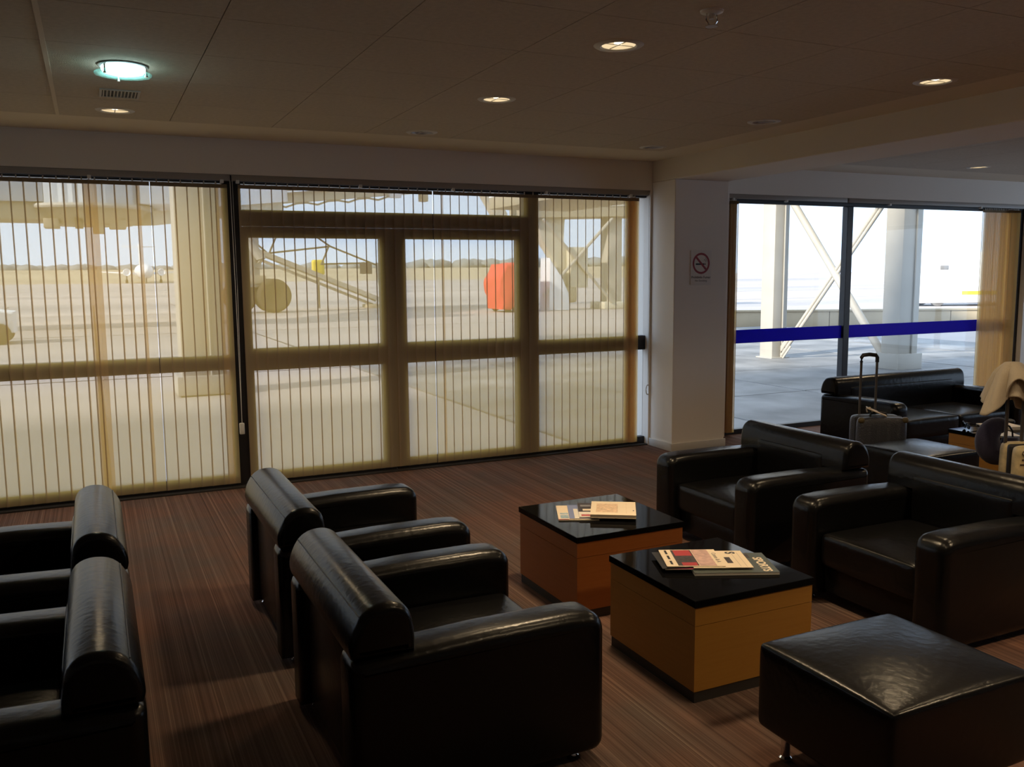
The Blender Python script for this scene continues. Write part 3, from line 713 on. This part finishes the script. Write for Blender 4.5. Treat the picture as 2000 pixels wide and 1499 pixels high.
# plant at the right edge
pl = thing('potted_plant', 'dark green leafy plant at the far right beside the window blind', 'plant', (8.62, 5.45, 0))
bm = NB(); lathe(bm, [(0, 0), (.12, 0), (.16, .32), (.17, .34), (.15, .34), (.14, .30), (0, .30)], 24); obj('pot', bm, 'pot_grey', pl)
for k in range(11):
    a = 2.4 * k; l = .33 + .07 * (k % 3); lift = R(30 + 9 * (k % 5))
    bm = NB(); prev = None
    for i in range(7):
        s = i / 6; wv = .055 * math.sin(math.pi * (s * .92 + .06)); rr_ = l * s * math.cos(lift * (1 - .5 * s)); zz = l * s * math.sin(lift) * 1.2 - .18 * s * s
        c_ = Vector((rr_ * math.cos(a), rr_ * math.sin(a), .62 + zz)); n_ = Vector((-math.sin(a), math.cos(a), 0))
        cur = [bm.verts.new(c_ - n_ * wv), bm.verts.new(c_ + Vector((0, 0, -.012))), bm.verts.new(c_ + n_ * wv)]
        if prev:
            bm.faces.new((prev[0], prev[1], cur[1], cur[0])); bm.faces.new((prev[1], prev[2], cur[2], cur[1]))
        prev = cur
    o = obj('leaf', bm, 'leaf_green', pl, smooth=80); sm = o.modifiers.new('thick', 'SOLIDIFY'); sm.thickness = .002
obj('stem', tube(NB(), [(0, 0, .29), (.01, 0, .45), (0, 0, .63)], .014, 8), 'leaf_green', pl)

# ------------------------------------------------------------------ smoking sign on the pillar
sg = thing('wall_sign', 'small white no smoking sign with red ring on the pillar', 'sign', (4.905, 6.4485, 1.635))
obj('plate', B(-.113, .113, -.003, 0, -.152, .152, .001, 1), 'sign_plate', sg, smooth=0)
bm = NB(); n = 48
for k in range(n):
    a0, a1 = 2 * math.pi * k / n, 2 * math.pi * (k + 1) / n
    q = [bm.verts.new((r_ * math.cos(a), -.0036, .038 + r_ * math.sin(a))) for r_, a in ((.075, a0), (.093, a0), (.093, a1), (.075, a1))]
    bm.faces.new(q)
obj('ring', bm, 'sign_red', sg, smooth=0)
bm = NB(); bar(bm, (-.057, -.0038, .038 + .057), (.057, -.0038, .038 - .057), .0006, .019); obj('slash', bm, 'sign_red', sg, smooth=0)
bm = NB(); box(bm, -.058, .035, -.0036, -.003, .024, .039); box(bm, .040, .048, -.0036, -.003, .024, .039); obj('cigarette', bm, 'sign_black', sg, smooth=0)
bm = NB()
for dx in (0, .016): tube(bm, [(.044 + dx, -.0035, .046), (.050 + dx, -.0035, .056), (.042 + dx, -.0035, .066), (.030 + dx, -.0035, .074 + dx)], .002, 6)
obj('smoke', bm, 'sign_grey', sg)
text('sign_text', 'Prohibido Fumar', .031, 'sign_black', sg, (0, -.0036, -.094), (R(90), 0, 0))
text('sign_text', 'No Smoking', .026, 'sign_grey', sg, (0, -.0036, -.122), (R(90), 0, 0))

# ------------------------------------------------------------------ ceiling fittings
def downlight(label, x, y, on, power=0):
    t = thing('downlight', label, 'downlight', (x, y, ZC), 0, 'recessed ceiling downlights')
    bm = NB(); lathe(bm, [(.074, -.001), (.080, -.006), (.104, -.004), (.110, 0), (.1, .001), (.074, .001), (.074, -.001)], 40); obj('trim_ring', bm, 'lamp_trim', t)
    bm = NB(); lathe(bm, [(.076, -.001), (.073, .012), (.06, .017), (.03, .0195), (0, .02)], 40); obj('reflector', bm, 'lens_warm' if on else 'lens_off', t)
    bm = NB(); lathe(bm, [(0, .004), (.014, .005), (.021, .010), (.018, .016), (.010, .0195), (0, .0195)], 20); obj('bulb', bm, 'bulb_warm' if on else 'bulb_off', t)
    obj('crossbar', B(-.072, .072, -.0025, .0025, .0005, .003), 'lamp_trim', t, smooth=0)
    obj('crossbar', B(-.0025, .0025, -.072, .072, .0005, .003), 'lamp_trim', t, smooth=0)
    if on:
        l = bpy.data.lights.new('downlight_beam', 'SPOT'); l.energy = power; l.color = (1.0, .74, .44); l.spot_size = R(150); l.spot_blend = 1.0; l.shadow_soft_size = .14
        lo = bpy.data.objects.new('downlight_beam', l); COL.objects.link(lo); lo.parent = t; lo.location = (0, 0, -.012)
names_on = ['lit downlight above the cube tables, largest in the ceiling view', 'lit downlight in the middle of the ceiling, second in its row', 'lit downlight above the right armchairs', 'lit downlight by the left blind, below the round glass lamp',
            'unseen lit downlight added over the foreground ottoman', 'unseen lit downlight added right of the viewer', 'unseen lit downlight added far right of the viewer', 'unseen lit downlight added above the viewer on the right']  # lamps on this line are unseen, added to brighten the room
POW = [175, 50, 75, 90, 30, 40, 220, 60]
for (x, y), lab, pw in zip(LAMPS_ON, names_on, POW): downlight(lab, x, y, True, pw)
for (x, y), lab in zip(LAMPS_OFF, ['unlit downlight with a bluish reflector right of the ceiling middle', 'unlit downlight above the double door blind', 'unlit downlight beside the pillar']): downlight(lab, x, y, False)
downlight('lit downlight in the far bay above the sofa', 7.83, 5.98, True, 100)
downlight('unseen lit downlight added in the far bay right of the view', 7.83, 3.46, True, 150)  # outside the view, added to brighten the right wall
# round glass lamp
gl = thing('ceiling_lamp', 'round glass ceiling lamp glowing cool white near the left blind', 'lamp', (.195, 4.66, ZC))
bm = NB(); lathe(bm, [(0, 0), (.108, 0), (.110, -.006), (.10, -.012), (0, -.012)], 40); obj('base_plate', bm, 'lamp_base', gl)
bm = NB(); lathe(bm, [(0, -.010), (.094, -.010), (.096, -.022), (.090, -.032), (0, -.033)], 40); obj('diffuser', bm, 'lens_cool', gl)
bm = NB(); lathe(bm, [(.05, -.036), (.124, -.036), (.126, -.040), (.124, -.044), (.05, -.044), (.05, -.036)], 48); obj('glass_disc', bm, 'lamp_glass', gl)
for k in range(3):
    a = R(100 + 120 * k); bm = NB(); lathe(bm, [(0, -.012), (.005, -.012), (.005, -.046), (.008, -.046), (.008, -.053), (0, -.053)], 12, (.104 * math.cos(a), .104 * math.sin(a), 0)); obj('disc_screw', bm, 'chrome', gl)
l = bpy.data.lights.new('lamp_glow', 'POINT'); l.energy = .8; l.color = (.75, 1.0, .97); l.shadow_soft_size = .02
lo = bpy.data.objects.new('lamp_glow', l); COL.objects.link(lo); lo.parent = gl; lo.location = (0, 0, -.075)
# air vent
vt = thing('air_vent', 'small slatted air vent between the round lamp and the downlight', 'vent', (.20, 5.36, ZC))
bm = NB(); box(bm, -.10, .10, -.105, -.09, -.006, 0); box(bm, -.10, .10, .09, .105, -.006, 0); box(bm, -.10, -.088, -.09, .09, -.006, 0); box(bm, .088, .10, -.09, .09, -.006, 0); obj('vent_frame', bm, 'vent_metal', vt, smooth=0)
obj('duct', B(-.088, .088, -.09, .09, -.001, 0), 'slot_black', vt, smooth=0)
for k in range(10): obj('fin', B(-.083 + .0175 * k, -.077 + .0175 * k, -.09, .09, -.006, -.001), 'vent_metal', vt, smooth=0)
# sprinkler
sp = thing('sprinkler', 'small clear ceiling sprinkler at the top edge of the view', 'sprinkler', (2.19, 2.84, ZC))
bm = NB(); lathe(bm, [(0, 0), (.045, 0), (.043, -.006), (.02, -.012), (0, -.012)], 28); obj('escutcheon', bm, 'white_plastic', sp)
bm = NB(); lathe(bm, [(0, -.012), (.012, -.012), (.010, -.03), (0, -.03)], 16); obj('nozzle', bm, 'chrome', sp)
bm = NB(); tube(bm, [(-.022, 0, -.012), (-.026, 0, -.035), (-.012, 0, -.052), (0, 0, -.055), (.012, 0, -.052), (.026, 0, -.035), (.022, 0, -.012)], .003, 6); obj('yoke', bm, 'chrome', sp)
bm = NB(); lathe(bm, [(0, -.055), (.024, -.056), (.024, -.058), (0, -.058)], 20); obj('deflector', bm, 'chrome', sp)

# ------------------------------------------------------------------ outdoors: apron, field, tree belt
GZ = -.15
bm = NB(); prism(bm, [(-260, 7.0), (330, 7.0), (900, 700), (520, 700), (187, 250), (-260, 250)], GZ - .3, GZ, 'z')
ap = struct(obj('floor_apron', bm, 'concrete', smooth=0), 'sunlit concrete airport apron outside the windows', 'apron')
# separate slabs of the paving by the far window
bm = NB(); box(bm, -1.2, 1.2, -1.2, 1.2, 0, .03, .008, 1); me_s = bpy.data.meshes.new('concrete_slab'); bmesh.ops.recalc_face_normals(bm, faces=bm.faces[:]); bm.to_mesh(me_s); bm.free(); me_s.materials.append(MAT['concrete_slab_grey'])
for i in range(6):
    for k in range(6):
        meshobj('concrete_slab', me_s, ap, (5.6 + 2.42 * i, 8.45 + 2.42 * k, GZ - .004 + .004 * ((i * 7 + k * 3) % 3)), (0, 0, math.pi * ((i + k) % 2)))
bm = NB()
for y in (16.5, 20.5, 29, 44, 62, 90): box(bm, -60, 5 if y < 22 else 120, y, y + .06, GZ - .01, GZ + .004)
for x in (-9, -4.5, 0, 4.4): box(bm, x, x + .06, 7.1, 60, GZ - .01, GZ + .004)
obj('expansion_joints', bm, 'joint_tar', ap, smooth=0)
bm = NB()
gx = [-500, -100, 0, 100, 187]; gy = [(250, GZ), (300, .9), (420, 4.0), (700, 7.0)]
vv = [[bm.verts.new((x * (y / 250 if x > 150 else 1), y, z + max(0, (x - 100)) * .012 * (0 if y == 250 else 1))) for y, z in gy] for x in gx]
for a, b in zip(vv, vv[1:]):
    for j in range(len(gy) - 1): bm.faces.new((a[j], b[j], b[j + 1], a[j + 1]))
struct(obj('ground_field', bm, 'dry_grass', smooth=0), 'dry tan grass field beyond the apron', 'field')
bm = NB(); rt = random.Random(11)
for k in range(260):
    x = -320 + 735 * k / 260 + rt.uniform(-3, 3); y = 560 + rt.uniform(-20, 20); s = rt.uniform(2.2, 4.2) * (1.4 if 200 < x < 380 else 1)
    base = 5.5 + max(0, (x - 100)) * .012
    lathe(bm, [(0, s * .9), (s * 1.2, s * .6), (s * 1.8, 0), (s * 1.5, -s * .6), (0, -s * 1.2)], 7, (x, y, base))
tb = obj('tree_belt', bm, 'tree_hazed', smooth=80); tag(tb, 'belt of distant trees on the horizon, haze put into their colour', 'trees', kind='stuff')

# supports of the fixed walkway beside the far window
def square_column(label, x0, x1, y0, y1, z1, base=None, mat='steel_white'):
    t = thing('steel_column', label, 'column', ((x0 + x1) / 2, (y0 + y1) / 2, GZ), 0, 'walkway columns')
    hx, hy = (x1 - x0) / 2, (y1 - y0) / 2
    obj('shaft', B(-hx, hx, -hy, hy, .03, z1 - GZ, .012), mat, t)
    if base: obj('footing', B(-hx - base, hx + base, -hy - base, hy + base, .02, .30, .01), mat, t)
    else: obj('base_plate', B(-hx - .05, hx + .05, -hy - .05, hy + .05, .02, .045), mat, t)
    obj('pipe', tube(NB(), [(hx * .3, -hy - .02, .3), (hx * .3, -hy - .02, z1 - GZ)], .015, 8), mat, t)
    return t
square_column('square white steel column on the left behind the far window', 12.13, 12.49, 13.62, 13.98, 3.55)
square_column('square white steel column with a footing right of the far window mullion', 12.60, 13.06, 10.98, 11.36, 3.55, .06)
square_column('cream steel column outside the left blind near the black mullion', 1.12, 1.74, 13.6, 14.2, 3.55, .08)
def brace(label, p, q, dbl):
    t = thing('brace', label, 'brace', p, 0, 'walkway cross braces')
    q = Vector(q) - Vector(p); n = Vector((1, 0, 0))
    if dbl:
        for s in (-1, 1): obj('pipe', tube(NB(), [n * s * .0 + Vector((0, 0, s * .055)), q + Vector((0, 0, s * .055))], .034, 12), 'steel_white', t)
    else: obj('pipe', tube(NB(), [(0, 0, 0), q], .072, 14), 'steel_white', t)
    d = q.normalized()
    for e in (d * .08, q - d * .08):
        obj('gusset', bar(NB(), e - d * .16, e + d * .16, .02, .20), 'steel_white', t)
        for k in (-1, 1): obj('bolt', tube(NB(), [e + d * .06 * k + Vector((-.02, 0, 0)), e + d * .06 * k + Vector((.02, 0, 0))], .018, 8), 'plinth', t)
brace('single white pipe brace falling to the right between the two white columns', (12.36, 13.60, 3.15), (12.78, 11.38, -.02), False)
brace('double white pipe brace rising to the right between the two white columns', (12.36, 13.60, -.02), (12.78, 11.38, 3.05), True)
wk = thing('walkway', 'raised covered walkway carried by the white columns', 'walkway', (12.6, 7.3, 3.55))
obj('deck', B(-1.4, 1.4, 0, 18, 0, .35, .02), 'bridge_under', wk); obj('side_panel', B(-1.4, -1.3, 0, 18, .35, 2.8), 'bridge_white', wk); obj('side_panel', B(1.3, 1.4, 0, 18, .35, 2.8), 'bridge_white', wk); obj('roof', B(-1.5, 1.5, 0, 18.1, 2.8, 2.95), 'bridge_white', wk)
pw = thing('parapet_wall', 'low beige wall crossing the paving behind the white columns', 'wall', (17.5, 22.6, GZ), math.atan2(17.8 - 22.6, 28 - 17.5))
ln = math.hypot(10.5, 4.8)
for k in range(3): obj('wall_panel', B(ln * k / 3 + .01, ln * (k + 1) / 3 - .01, 0, .25, 0, .47, .01), 'parapet', pw)
obj('coping', B(0, ln, -.03, .28, .47, .53, .008), 'parapet', pw)
# pale parked vehicle beyond the wall
vh = thing('service_vehicle', 'white parked service vehicle with a yellow stripe beyond the low wall', 'vehicle', (39.0, 30.0, GZ), R(-25), None)
bm = NB(); prism(bm, [(-3.0, .14), (3.0, .14), (3.0, 2.6), (-2.0, 2.6), (-2.7, 1.6), (-3.0, 1.5)], -1.0, 1.0, 'y', .08, 3); obj('body', bm, 'vehicle_white', vh)
obj('stripe', B(-.8, 2.99, -1.02, -1.0, .55, .72), 'vehicle_yellow', vh); obj('side_window', B(-1.9, -1.5, -1.015, -1.0, 1.75, 1.95, .01), 'sign_grey', vh)
obj('wind_screen', bar(NB(), (-2.72, 0, 1.62), (-2.06, 0, 2.5), 1.7, .02), 'bridge_panel', vh)
for x in (-1.9, 1.9):
    for s in (-1, 1):
        o = obj('wheel', lathe(NB(), [(0, -.12), (.30, -.12), (.38, -.08), (.38, .08), (.30, .12), (0, .12)], 20), 'sign_grey', vh, (x, s * .86, .38), (R(90), 0, 0))

# ------------------------------------------------------------------ outdoors: boarding bridge
jb = thing('boarding_bridge', 'grey and white aircraft boarding bridge crossing the top of the left windows', 'boarding bridge', (.1, 33.0, GZ))
bm = NB(); N = 72
rot_pts = [(1.75 + .05 * (i % 2)) for i in range(N)]
lo_ = [bm.verts.new((rot_pts[i] * math.cos(2 * math.pi * i / N), rot_pts[i] * math.sin(2 * math.pi * i / N), 4.05)) for i in range(N)]
hi_ = [bm.verts.new((rot_pts[i] * math.cos(2 * math.pi * i / N), rot_pts[i] * math.sin(2 * math.pi * i / N), 6.9)) for i in range(N)]
for i in range(N): bm.faces.new((lo_[i], lo_[(i + 1) % N], hi_[(i + 1) % N], hi_[i]))
bm.faces.new(lo_[::-1]); bm.faces.new(hi_); obj('rotunda', bm, 'bridge_panel', jb, smooth=0)
obj('rotunda_rim', lathe(NB(), [(0, 3.92), (1.95, 3.92), (1.98, 3.98), (1.95, 4.06), (0, 4.06)], 48), 'steel_white', jb)
obj('rotunda_floor', lathe(NB(), [(0, 3.45), (1.3, 3.45), (1.6, 3.7), (1.75, 3.93), (0, 3.93)], 40), 'bridge_under', jb)
obj('approach_tunnel', B(-14, -1.3, -1.25, 1.25, 4.1, 6.8, .03), 'bridge_panel', jb)
obj('approach_beam', B(-14, -1.0, -1.1, 1.1, 3.55, 4.1, .02), 'bridge_under', jb)
for x, w_ in ((-1.35, .45), (.05, .35), (.55, .5), (-3.2, .6)): obj('underside_box', B(x, x + w_, -1.2, -.4, 3.15 + .15 * (w_ > .4), 3.6, .03), 'bridge_under', jb)
obj('tan_bracket', B(-.45, -.22, -1.45, -1.2, 3.28, 3.62), 'hub_brown', jb)
obj('cab', B(1.45, 2.85, -1.3, 1.0, 4.1, 6.8, .03), 'bridge_white', jb)
P0, P1 = Vector((1.2, 1.0, 5.25)), Vector((7.4, 10.0, 6.4))
obj('tunnel', bar(NB(), P0, P1, 2.3, 2.5), 'bridge_white', jb, smooth=0)
obj('tunnel_beam', bar(NB(), P0 + Vector((0, 0, -1.5)), P1 + Vector((0, 0, -1.5)), 1.9, .5), 'steel_cream', jb, smooth=0)
obj('boom', bar(NB(), (6.3, 10.0, 5.12), (15.6, 10.0, 6.05), .5, .42), 'steel_cream', jb, smooth=0)
obj('boom_flange', bar(NB(), (6.3, 9.7, 5.36), (15.6, 9.7, 6.26), .2, .07), 'steel_white', jb, smooth=0)
obj('boom_top', bar(NB(), (6.3, 10.2, 6.2), (15.6, 10.2, 7.1), 2.0, 1.3), 'bridge_white', jb, smooth=0)
obj('boom_cable', tube(NB(), [(6.4 + .5 * k, 9.8, 4.86 + .05 * k - .13 * (k % 3 == 1)) for k in range(16)], .05, 6), 'bridge_under', jb)
obj('boom_lamp', B(13.4, 14.0, 9.5, 9.9, 5.5, 5.95, .03), 'vehicle_white', jb); obj('boom_lamp', B(15.0, 15.4, 9.5, 9.9, 5.35, 5.8, .03), 'bridge_under', jb)
obj('drive_column', B(6.45, 7.05, 9.6, 10.4, 1.2, 5.2, .05), 'steel_white', jb); obj('drive_collar', B(6.3, 7.3, 9.5, 10.5, 1.35, 1.75, .05), 'bridge_under', jb)
obj('drive_axle', tube(NB(), [(6.2, 10, .8), (7.7, 10, .8)], .14, 10), 'steel_white', jb)
for y in (9.45, 10.5):
    o = obj('wheel', lathe(NB(), [(0, -.14), (.34, -.14), (.36, -.2), (.66, -.24), (.78, -.16), (.80, 0), (.78, .16), (.66, .24), (.36, .2), (.34, .14), (0, .14)], 36), 'rubber', jb, (7.62, y, .8), (R(90), 0, 0))
    obj('hub', lathe(NB(), [(0, -.10), (.28, -.10), (.30, 0), (.28, .10), (0, .10)], 24), 'hub_brown', o)
o = obj('wheel', lathe(NB(), [(0, -.14), (.34, -.14), (.66, -.24), (.80, 0), (.66, .24), (.34, .14), (0, .14)], 36), 'rubber', jb, (6.15, 10, .8), (R(90), 0, 0))
obj('hanging_joint', tube(NB(), [(6.6, 9.5, 3.3), (7.1, 9.4, 2.5), (6.9, 9.4, 2.1)], .22, 10), 'steel_white', jb)
# slanted stair
st = thing('service_stair', 'white slanted service stair with thin rails beside the big tyre', 'stair', (7.6, 46.0, GZ))
for y in (-.5, .5): obj('stringer', bar(NB(), (0, y, 2.95), (6.25, y, .40), .12, .22), 'steel_white', st, smooth=0)
obj('stringer', bar(NB(), (.1, 0, 2.55), (5.9, 0, .15), .10, .14), 'steel_white', st, smooth=0)
for k in range(18):
    s = (k + .5) / 18; obj('tread', B(6.25 * s - .13, 6.25 * s + .13, -.46, .46, 2.95 - 2.55 * s - .02, 2.95 - 2.55 * s + .02), 'steel_cream', st, smooth=0)
bm = NB()
for a, b in (((.5, 2.85), (3.6, 3.2)), ((2.8, 3.75), (3.6, 3.2)), ((3.6, 3.2), (6.0, 2.25)), ((3.5, 3.15), (3.1, 2.25)), ((3.1, 2.3), (5.6, 2.35)), ((-.4, 3.6), (.6, 2.7)), ((.9, 3.7), (.5, 2.8))): tube(bm, [(a[0], -.5, a[1]), (b[0], -.5, b[1])], .045, 8)
obj('handrail', bm, 'pole_metal', st)
obj('foot_plate', B(5.5, 6.35, -.6, .6, .0, .18, .02), 'bridge_under', st); obj('end_post', bar(NB(), (6.05, -.5, 2.35), (6.25, -.5, .3), .12, .12), 'steel_white', st)
obj('notice_board', B(5.1, 5.75, -.62, -.56, 1.78, 2.36, .02), 'sign_navy', st)
yl = thing('yellow_buffer', 'yellow padded buffer behind the slanted stair', 'buffer', (10.93, 47.2, GZ))
obj('pad', cushion(-.32, .32, -.2, .2, 1.75, 2.55, 0, .1), 'vehicle_yellow', yl); obj('post', tube(NB(), [(0, 0, 0), (0, 0, 1.8)], .05, 10), 'pole_metal', yl)
# red covered equipment
rc = thing('covered_cart', 'equipment cart under a bright red fabric cover on the apron', 'cart', (17.3, 37.0, GZ))
bm = NB(); prof = [(-.85, 1.50), (-.45, 2.16), (.35, 2.24), (.75, 2.0), (.80, .55), (.25, .45), (-.25, .12), (-.68, .12), (-.82, .9)]
prism(bm, prof, -.9, .9, 'y', .12, 3)
bmesh.ops.subdivide_edges(bm, edges=[e for e in bm.edges if e.calc_length() > .4], cuts=3, use_grid_fill=True)
for v in bm.verts: v.co += Vector((.035 * math.sin(7 * v.co.z + 3 * v.co.y), .05 * math.sin(5 * v.co.x + 4 * v.co.z), .02 * math.sin(8 * v.co.x)))
obj('cover', bm, 'cover_red', rc, smooth=60); obj('chassis', B(-.5, .9, -.7, .7, .18, .55, .02), 'bridge_under', rc)
for x in (-.35, .65):
    for s in (-1, 1): obj('wheel', lathe(NB(), [(0, -.07), (.16, -.07), (.18, 0), (.16, .07), (0, .07)], 16), 'rubber', rc, (x, s * .7, .18), (R(90), 0, 0))
# second bridge's support at the right
rs = thing('bridge_support', 'cream boarding bridge support with crossed braces behind the narrow window', 'bridge support', (19.2, 37.0, GZ))
obj('fascia', bar(NB(), (-1.0, 0, 5.35), (6.2, -.6, 5.5), .25, 1.15), 'steel_cream', rs, smooth=0)
obj('soffit', bar(NB(), (-1.0, .9, 4.52), (6.2, .3, 4.72), 2.0, .5), 'bridge_under', rs, smooth=0)
obj('purple_stripe', bar(NB(), (3.3, -.48, 5.28), (6.0, -.72, 5.36), .06, .36), 'purple_stripe', rs, smooth=0)
obj('post', B(3.35, 4.15, -.1, .6, 0, 4.5, .03), 'steel_white', rs); obj('footing', B(3.0, 5.2, -.4, 1.0, 0, .35, .04), 'steel_cream', rs)
bm = NB(); prism(bm, [(-.05, 0), (1.05, 0), (1.0, .8), (.62, 1.55), (.0, 2.45)], -.5, .5, 'y', .06, 2); obj('cone_base', bm, 'bridge_white', rs)
bm = NB(); prism(bm, [(-.4, 4.5), (1.15, 4.5), (1.0, 3.2), (1.75, 2.0), (1.7, 1.0), (1.1, 1.0), (.7, 2.2), (-.15, 3.3)], .1, .7, 'y', .04, 2); obj('leaning_leg', bm, 'steel_cream', rs)
obj('gear_box', B(1.2, 2.15, -.3, .4, 1.05, 2.95, .05), 'steel_cream', rs); obj('gear_drum', cushion(.9, 1.6, -.3, .3, .35, 1.1, 0, .15), 'bridge_under', rs)
bm = NB()
for a, b in (((-.3, 4.2), (3.4, .35)), ((-.3, .7), (3.4, 4.3))): tube(bm, [(a[0], -.4, a[1]), (b[0], -.4, b[1])], .075, 8)
obj('cross_brace', bm, 'steel_white', rs)
obj('hydraulic_leg', bar(NB(), (-2.6, 1.0, 5.6), (-1.8, 1.0, 4.3), .5, .6), 'steel_cream', rs, smooth=0)
# aircraft
ac = thing('airliner', 'white twin-engine airliner facing the terminal far across the apron', 'aircraft', (12.4, 238, GZ))
bm = NB(); prof = [(-1.9, 0)]
bm.free(); bm = NB(); lathe(bm, [(0, -3.0), (.7, -2.6), (1.3, -1.4), (1.75, .6), (1.9, 3), (1.9, 20), (1.2, 26), (.3, 31), (0, 31.2)], 32); o = obj('fuselage', bm, 'vehicle_white', ac, (0, 0, 3.0), (R(-90), 0, 0), smooth=80)
for s in (-1, 1):
    bm = NB(); a = [(s * 1.2, 8, 2.2), (s * 1.2, 13, 2.2), (s * 10.4, 15.2, 2.9), (s * 10.4, 13.2, 2.9)]
    v0 = [bm.verts.new(p) for p in a]; v1 = [bm.verts.new((p[0], p[1], p[2] + (.5 if i < 2 else .18))) for i, p in enumerate(a)]
    bm.faces.new(v0); bm.faces.new(v1)
    for k in range(4): bm.faces.new((v0[k], v0[(k + 1) % 4], v1[(k + 1) % 4], v1[k]))
    obj('wing', bm, 'vehicle_white', ac, smooth=0)
    obj('engine', lathe(NB(), [(0, .25), (.5, .3), (.85, 0), (.95, .6), (.85, 2.6), (.5, 3.8), (0, 4)], 24), 'vehicle_white', ac, (s * 4.1, 7.5, 2.75), (R(-90), 0, 0))
    obj('gear_leg', tube(NB(), [(s * 4.1, 11, 2.3), (s * 4.1, 11, .45)], .16, 10), 'pole_metal', ac)
    obj('gear_wheel', lathe(NB(), [(0, -.3), (.42, -.3), (.5, 0), (.42, .3), (0, .3)], 18), 'rubber', ac, (s * 4.1, 11, .5), (0, R(90), 0))
    obj('tailplane', bar(NB(), (0, 27.5, 9.8), (s * 4, 29, 9.9), 1.6, .2), 'vehicle_white', ac, smooth=0)
bm = NB(); prism(bm, [(22, 4.4), (28.5, 4.4), (30, 10.6), (27, 10.6)], -.16, .16, 'x', .03, 2); obj('tail_fin', bm, 'vehicle_white', ac)
obj('nose_gear', tube(NB(), [(0, .5, 1.6), (0, .5, 0)], .2, 10), 'pole_metal', ac)
obj('cockpit_window', B(-.8, .8, -1.75, -1.55, 3.5, 3.85, .05), 'vehicle_glass', ac)
# baggage tug at the left edge
tu = thing('baggage_tug', 'small white baggage tug at the left edge beyond the blind', 'vehicle', (-3.2, 27.2, GZ))
bm = NB(); prism(bm, [(-1.3, .3), (1.3, .3), (1.3, .85), (.3, .95), (.2, 1.2), (-.5, 1.2), (-.6, .95), (-1.3, .9)], -.6, .6, 'y', .05, 2); obj('body', bm, 'vehicle_white', tu)
obj('seat', cushion(-.3, .1, -.4, .4, 1.15, 1.35, .01, .04), 'case_black', tu)
for x in (-.85, .95):
    for s in (-1, 1): obj('wheel', lathe(NB(), [(0, -.1), (.22, -.1), (.28, -.06), (.28, .06), (.22, .1), (0, .1)], 20), 'rubber', tu, (x, s * .6, .28), (R(90), 0, 0))
